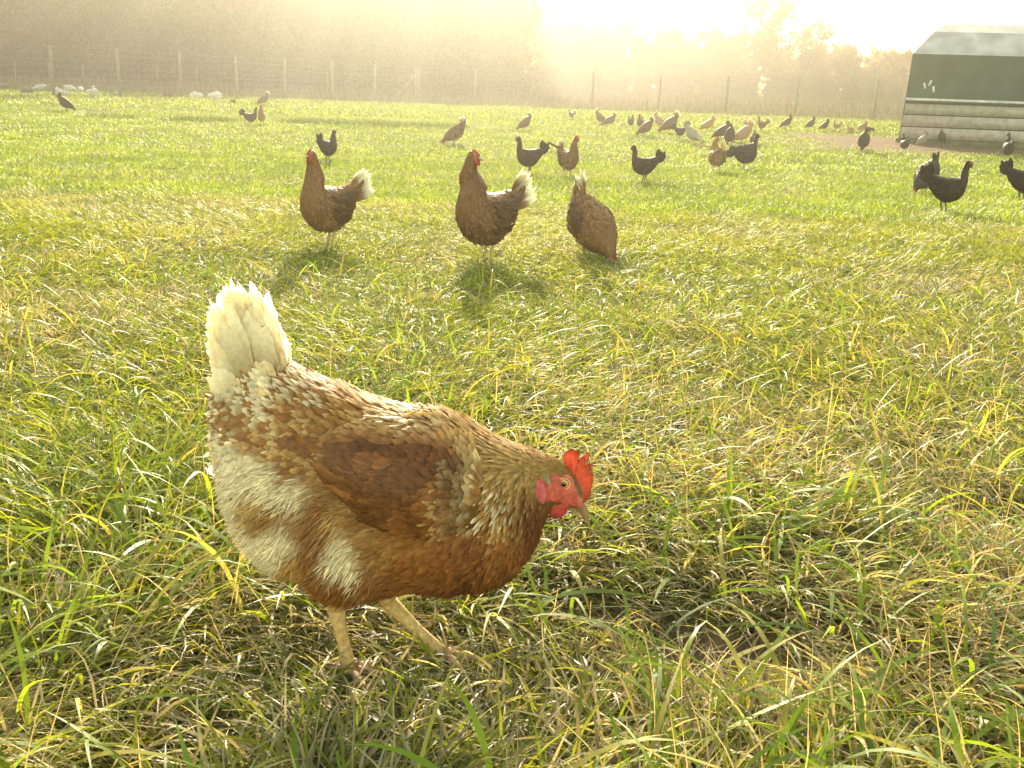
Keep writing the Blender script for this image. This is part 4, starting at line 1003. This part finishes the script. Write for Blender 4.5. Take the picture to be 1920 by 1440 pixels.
def put_hen(label, px, py, pose, pal, head, h=1.0, detail='far', yaw=0.0, group=None):
    key = (pose, pal, detail, round(yaw, 2)); X, Y, Z = on_ground(px, py)
    # heading is measured against the line of sight: 0 right, 90 away, 180 left, 270 toward the camera
    rz = math.radians(head)-math.atan2(X, Y); Z -= .004+(.035 if (detail == 'near' and pose == 'peck') else 0)
    if key in HENS: o = copy_tree(HENS[key], (X, Y, Z), rz, h)
    else:
        o = build_hen(pose, pal, detail, yaw); o.location = (X, Y, Z); o.rotation_euler = (0, 0, rz); o.scale = (h, h, h); HENS[key] = o
    q_ = .5-_hash(np.array([px]), np.array([py]), 3)[0]; o.scale = (h*(1+.14*q_), h*(1-.10*q_)*(1.18 if pose == 'peck' else 1.05), h*(1+.08*math.sin(px)))
    tag(o, label, 'hen', group or 'hens spread over the pasture')
FL = [
 ('brown hen standing tall and facing the camera, left of the three nearest behind', 618, 464, 'high', 'brown', 214, .84, 'near', .35),
 ('brown hen standing tall with red-combed head turned right, middle of the three nearest behind', 912, 492, 'high', 'dark brown', 222, .90, 'near', 1.75),
 ('brown hen bent down toward the camera with raised tail, right of the three nearest behind', 1112, 480, 'peck', 'brown', 302, .88, 'near', 0),
 ('black hen with pointed raised neck just behind the left brown hen', 616, 305, 'stand', 'black', 42, .80, 'mid', 0),
 ('hazy brown hen with cream tail pecking, between left and middle tall brown hens', 850, 272, 'peck', 'brown', 190, .95, 'mid', 0),
 ('black hen standing in profile facing left, behind the middle tall hen', 990, 328, 'stand', 'black', 188, .93, 'near', 0),
 ('small brown hen with cream rump just right of the black hen in profile', 1064, 335, 'stand', 'brown', 305, .92, 'mid', .5),
 ('black hen standing in profile facing left, in the centre of the field', 1205, 343, 'stand', 'black', 180, .90, 'near', 0),
 ('buff hen seen from behind with its head turned right', 1342, 325, 'stand', 'buff', 110, 1.0, 'mid', -1.2),
 ('dark hen with drooping tail beside the buff hen seen from behind', 1396, 322, 'low', 'charcoal', 25, 1.05, 'mid', 0),
 ('black hen standing in profile facing right, nearest on the right side', 1770, 400, 'stand', 'black', 352, .97, 'near', 0),
 ('charcoal hen pecking right behind the nearest black hen', 1730, 365, 'peck', 'charcoal', 240, .90, 'mid', 0),
 ('black hen cut off by the right edge of the picture', 1916, 380, 'stand', 'black', 350, 1.0, 'near', 0),
 ('black hen pecking alone at the far left by the geese', 126, 209, 'peck', 'black', 12, .95, 'far', 0),
 ('dark hen with cream tail standing far left, in front of an orange hen', 470, 237, 'stand', 'charcoal', 10, .9, 'far', 0),
 ('orange-buff hen standing behind the dark hen with cream tail', 491, 236, 'stand', 'buff', 265, .85, 'far', 0),
 ('brown hen pecking far off near the tall fence', 493, 198, 'peck', 'dark brown', 180, .95, 'far', 0),
 ('small brown hen sitting far off near the white geese', 438, 196, 'low', 'brown', 20, .55, 'far', 0),
 ('dark hen with upright tail pecking, behind the left black hen in profile', 982, 246, 'peck', 'dark brown', 200, .85, 'far', 0),
 ('brown hen standing far off by itself below the pale fence posts', 1071, 224, 'stand', 'dark brown', 185, .62, 'far', 0),
 ('brown hen pecking with tail up, left of a tail-to-tail pair', 1127, 234, 'peck', 'brown', 350, .85, 'far', 0),
 ('brown hen pecking with tail up, right of a tail-to-tail pair', 1141, 237, 'peck', 'brown', 195, .85, 'far', 0),
 ('dark round hen at the left of the far cluster', 1182, 241, 'stand', 'charcoal', 60, .70, 'far', 0),
 ('rust-brown hen facing the camera in the far cluster', 1200, 244, 'stand', 'dark brown', 250, .84, 'far', 0),
 ('russet hen pecking in front of the rust-brown hen', 1208, 256, 'peck', 'dark brown', 172, .9, 'far', 0),
 ('pale buff hen pecking at the back of the far cluster', 1237, 240, 'peck', 'buff', 330, .95, 'far', 0),
 ('dark brown hen pecking leftward in the far cluster', 1252, 251, 'peck', 'dark brown', 175, 1.05, 'far', 0),
 ('black-green hen in the far cluster beside a pale grey hen', 1274, 262, 'stand', 'black', 15, .85, 'far', 0),
 ('pale grey hen with cream tail pecking rightward', 1300, 270, 'peck', 'pale grey', 345, 1.0, 'far', 0),
 ('single tan hen pecking with raised pale tail, centre right', 1325, 246, 'peck', 'buff', 188, .92, 'far', 0),
 ('black hen pecking leftward behind the charcoal hen seen from behind', 1350, 262, 'peck', 'black', 190, .95, 'far', 0),
 ('charcoal hen seen from behind above the buff hen', 1366, 273, 'peck', 'charcoal', 100, .95, 'far', 0),
 ('buff hen pecking with its red head at left', 1390, 270, 'peck', 'buff', 190, 1.0, 'far', 0),
 ('russet hen seen from behind above the dark hen with drooping tail', 1411, 276, 'stand', 'dark brown', 80, .72, 'far', 0),
 ('tan hen standing sideways at the back beside the cream-tailed brown hen', 1404, 246, 'stand', 'buff', 0, .66, 'far', 0),
 ('brown hen facing left with curved cream tail, at the back', 1428, 248, 'stand', 'brown', 180, .80, 'far', 0),
 ('black hen pecking leftward, first of the row left of the coop', 1472, 241, 'peck', 'black', 178, .82, 'far', 0),
 ('black hen pecking with upright tail, second of the row left of the coop', 1517, 243, 'peck', 'charcoal', 215, .82, 'far', 0),
 ('black hen pecking, third of the row left of the coop', 1543, 246, 'peck', 'black', 205, .78, 'far', 0),
 ('tan hen with curved cream tail in the row left of the coop', 1568, 246, 'stand', 'buff', 182, .66, 'far', 0),
 ('tan hen scratching at the pile of litter left of the coop', 1592, 249, 'low', 'buff', 170, .45, 'far', 0),
 ('tan hen half hidden behind a black hen close to the coop', 1614, 247, 'peck', 'buff', 190, .72, 'far', 0),
 ('black hen with outstretched tail at the left corner of the coop', 1626, 252, 'low', 'black', 185, .66, 'far', 0),
 ('round charcoal hen seen from behind on the grass left of the coop', 1617, 285, 'peck', 'charcoal', 95, .98, 'far', 0),
 ('charcoal hen seen from behind in front of the coop corner', 1694, 287, 'stand', 'charcoal', 110, .82, 'far', .9),
 ('pale grey hen pecking beside the plank wall', 1727, 274, 'peck', 'pale grey', 130, .72, 'far', 0),
 ('charcoal hen pecking beside the plank wall', 1765, 272, 'peck', 'charcoal', 75, .84, 'far', 0),
 ('black hen standing sideways facing left beside the plank wall', 1861, 274, 'stand', 'black', 182, .86, 'far', 0),
 ('black hen standing at the right end of the plank wall', 1893, 277, 'stand', 'black', 150, .92, 'far', 0),
 ('orange-brown hen at the right edge by the coop door', 1914, 278, 'stand', 'brown', 100, .92, 'far', 0),
 ('charcoal hen seen from behind in front of the hens at the coop door', 1887, 303, 'stand', 'charcoal', 100, .98, 'far', .9),
]
for a in FL: put_hen(*a)

# ---------------------------------------------------------------- white geese by the fence
GP = {
 'up': [(-.30,.30,-.29,.26,.02),(-.24,.36,-.22,.20,.08),(-.10,.42,-.09,.14,.13),(.06,.42,.07,.15,.13),(.17,.40,.20,.22,.10),(.20,.43,.26,.32,.055),(.215,.50,.265,.45,.034),(.225,.62,.27,.57,.028),(.235,.70,.275,.66,.027),(.26,.735,.29,.675,.030),(.31,.725,.315,.69,.022)],
 'rest': [(-.30,.22,-.29,.17,.02),(-.24,.27,-.22,.07,.09),(-.10,.31,-.09,.02,.14),(.06,.30,.07,.02,.14),(.17,.27,.20,.07,.10),(.20,.28,.26,.15,.055),(.19,.32,.25,.27,.034),(.14,.35,.19,.31,.028),(.08,.37,.11,.31,.027),(.04,.375,.05,.32,.028),(-.01,.355,-.01,.33,.02)],
 'graze': [(-.30,.34,-.29,.30,.02),(-.24,.40,-.22,.22,.08),(-.10,.43,-.09,.15,.13),(.06,.40,.07,.13,.13),(.17,.35,.17,.18,.09),(.25,.31,.22,.22,.055),(.33,.24,.29,.19,.034),(.38,.15,.335,.13,.028),(.40,.09,.36,.07,.027),(.43,.06,.385,.02,.028),(.46,.03,.43,.005,.016)]}
GOOSE = {}
def put_goose(label, px, py, pose, pal, head, h):
    X, Y, Z = on_ground(px, py); rz = math.radians(head)-math.atan2(X, Y); key = (pose, pal)
    h *= .8
    if key in GOOSE: o = copy_tree(GOOSE[key], (X, Y, Z), rz, h)
    else:
        o = empty('goose', (X, Y, Z), rz, h); b = Body(GP[pose], .9); V, F = b.mesh(40, 18)
        base = {'white': (.80, .78, .72), 'grey': (.22, .20, .18), 'brown': (.2, .12, .06)}[pal]; c = np.tile(base, (len(V), 1))*(.92+.16*fbm(V[:, 0]*30, V[:, 2]*30, 1, 3))[:, None]
        link_mesh('body', V, F, M_FEATH, o, c)
        k = b.K[-1]; fx, fz = (k[0]+k[2])/2, (k[1]+k[3])/2; p = b.K[-2]; gx, gz = (p[0]+p[2])/2, (p[1]+p[3])/2; d = np.array([fx-gx, 0, fz-gz]); d /= np.linalg.norm(d)
        mb = MB(); q = np.array([fx, 0, fz]); mb.tube([q-d*.01, q+d*.03, q+d*.065], [.022, .017, .008], 8, (.6, .28, .06)); mb.build('beak', M_BEAK, o)
        r = np.random.default_rng(9); n = 24; P = np.tile([-.22, 0, np.mean([k_[1] for k_ in GP[pose][0:2]])-.04], (n, 1)); P[:, 1] = r.uniform(-.05, .05, n)
        T = np.stack([-np.ones(n), r.normal(0, .15, n), r.uniform(.1, .5, n)], -1); cc = np.tile(base, (n, 1))
        Vf, Ff, Cf = feathers(P, T, np.tile([0, 0, 1.], (n, 1)), r.uniform(.10, .15, n), .035, .0, cc, cc, rows=4); link_mesh('tail', Vf, Ff, M_FEATH, o, Cf)
        for sg in (-1, 1):
            uu = r.uniform(.12, .42, 60); ph = sg*r.uniform(.6, 1.7, 60); P, T, N = b.frame(uu, ph); cc = np.tile(base, (60, 1))*r.uniform(.8, 1.1, 60)[:, None]
            Vf, Ff, Cf = feathers(P+N*.012, T, N, r.uniform(.09, .14, 60), .035, .03, cc, cc, rows=4); link_mesh('wing', Vf, Ff, M_FEATH, o, Cf)
        if pose != 'rest':
            for sg in (-1, 1):
                mb = MB(); leg_mesh(mb, (.0, sg*.06, .2), (-.01, sg*.06, .11), (.0, sg*.06, .01), 1.6, r0=.008, colr=(.6, .3, .08), foot_col=(.6, .3, .08)); mb.build('leg', M_LEG, o)
        GOOSE[key] = o
    tag(o, label, 'goose', 'geese resting along the fence')
for a in [
 ('grey goose at the left edge of the picture', 7, 172, 'graze', 'grey', 200, .95),
 ('white goose grazing with its back up, left of the tall fence post', 76, 173, 'graze', 'white', 165, 1.0),
 ('grey goose lying low in front of the grazing white goose', 52, 178, 'rest', 'grey', 0, .95),
 ('grey goose with upright neck beside the tall fence post', 91, 174, 'up', 'grey', 10, .62),
 ('white goose lying just right of the tall fence post', 110, 179, 'rest', 'white', 180, .9),
 ('small white goose lying beside another just right of the tall fence post', 121, 180, 'rest', 'white', 20, .75),
 ('white goose grazing behind the two lying right of the post', 131, 174, 'graze', 'white', 340, .95),
 ('white goose standing between the grazing one and a lying one', 152, 175, 'graze', 'white', 290, .8),
 ('white and grey goose with raised back behind a lying white goose', 174, 175, 'graze', 'grey', 250, .85),
 ('white goose lying as the rightmost of the left group', 175, 179, 'rest', 'white', 10, .95),
 ('lone pale goose just left of the second tall fence post', 221, 179, 'up', 'white', 180, .42),
 ('small brown goose lying alone near the third tall fence post', 316, 184, 'rest', 'brown', 0, .8),
 ('white goose lying alone, left of two beyond the third tall post', 368, 187, 'rest', 'white', 180, 1.05),
 ('white goose lying alone, right of two beyond the third tall post', 405, 188, 'rest', 'white', 0, 1.1)]: put_goose(*a)
# litter pile the hens scratch in
def litter():
    r = np.random.default_rng(77); X, Y, Z = on_ground(1585, 248); n = 1500
    x = X+r.normal(0, .55, n); y = Y+r.normal(0, .25, n); c = np.array([.38, .25, .13])*r.uniform(.5, 1.4, n)[:, None]
    P = np.stack([x, y, zg(x, y)+np.abs(r.normal(0, .045, n))*np.exp(-((x-X)/.8)**2)], -1)
    V, F, C = ribbons(P, r.uniform(0, 6.28, n), r.uniform(.04, .12, n), r.uniform(.008, .02, n), r.uniform(-.2, .5, n), r.uniform(-.4, .3, n), 2, c, c)
    tag(link_mesh('straw_litter', V, F, M_STALK, None, C), 'scattered straw litter left of the coop', 'straw', kind='stuff')
litter()

# ------------------------------------------------------------------ volume added to imitate lens glare (after the setting it needs)
def glare_veil():
    lo = np.array([-150, -12, -1.6]); hi = np.array([150, 165, 19.0])
    mb = MB(); mb.box(lo, hi)
    m = bpy.data.materials.new('glare_veil_volume'); m.use_nodes = True; N = m.node_tree.nodes; N.clear()
    o = N.new('ShaderNodeOutputMaterial'); v = N.new('ShaderNodeVolumePrincipled')
    v.inputs['Color'].default_value = (*VEIL_COL, 1); v.inputs['Density'].default_value = VEIL_DENSITY; v.inputs['Anisotropy'].default_value = VEIL_G
    m.node_tree.links.new(v.outputs[0], o.inputs['Volume'])
    h = mb.build('glare_veil', m, None, False); tag(h, 'veil added over the field to imitate lens glare', 'glare_veil', kind='stuff')
glare_veil()
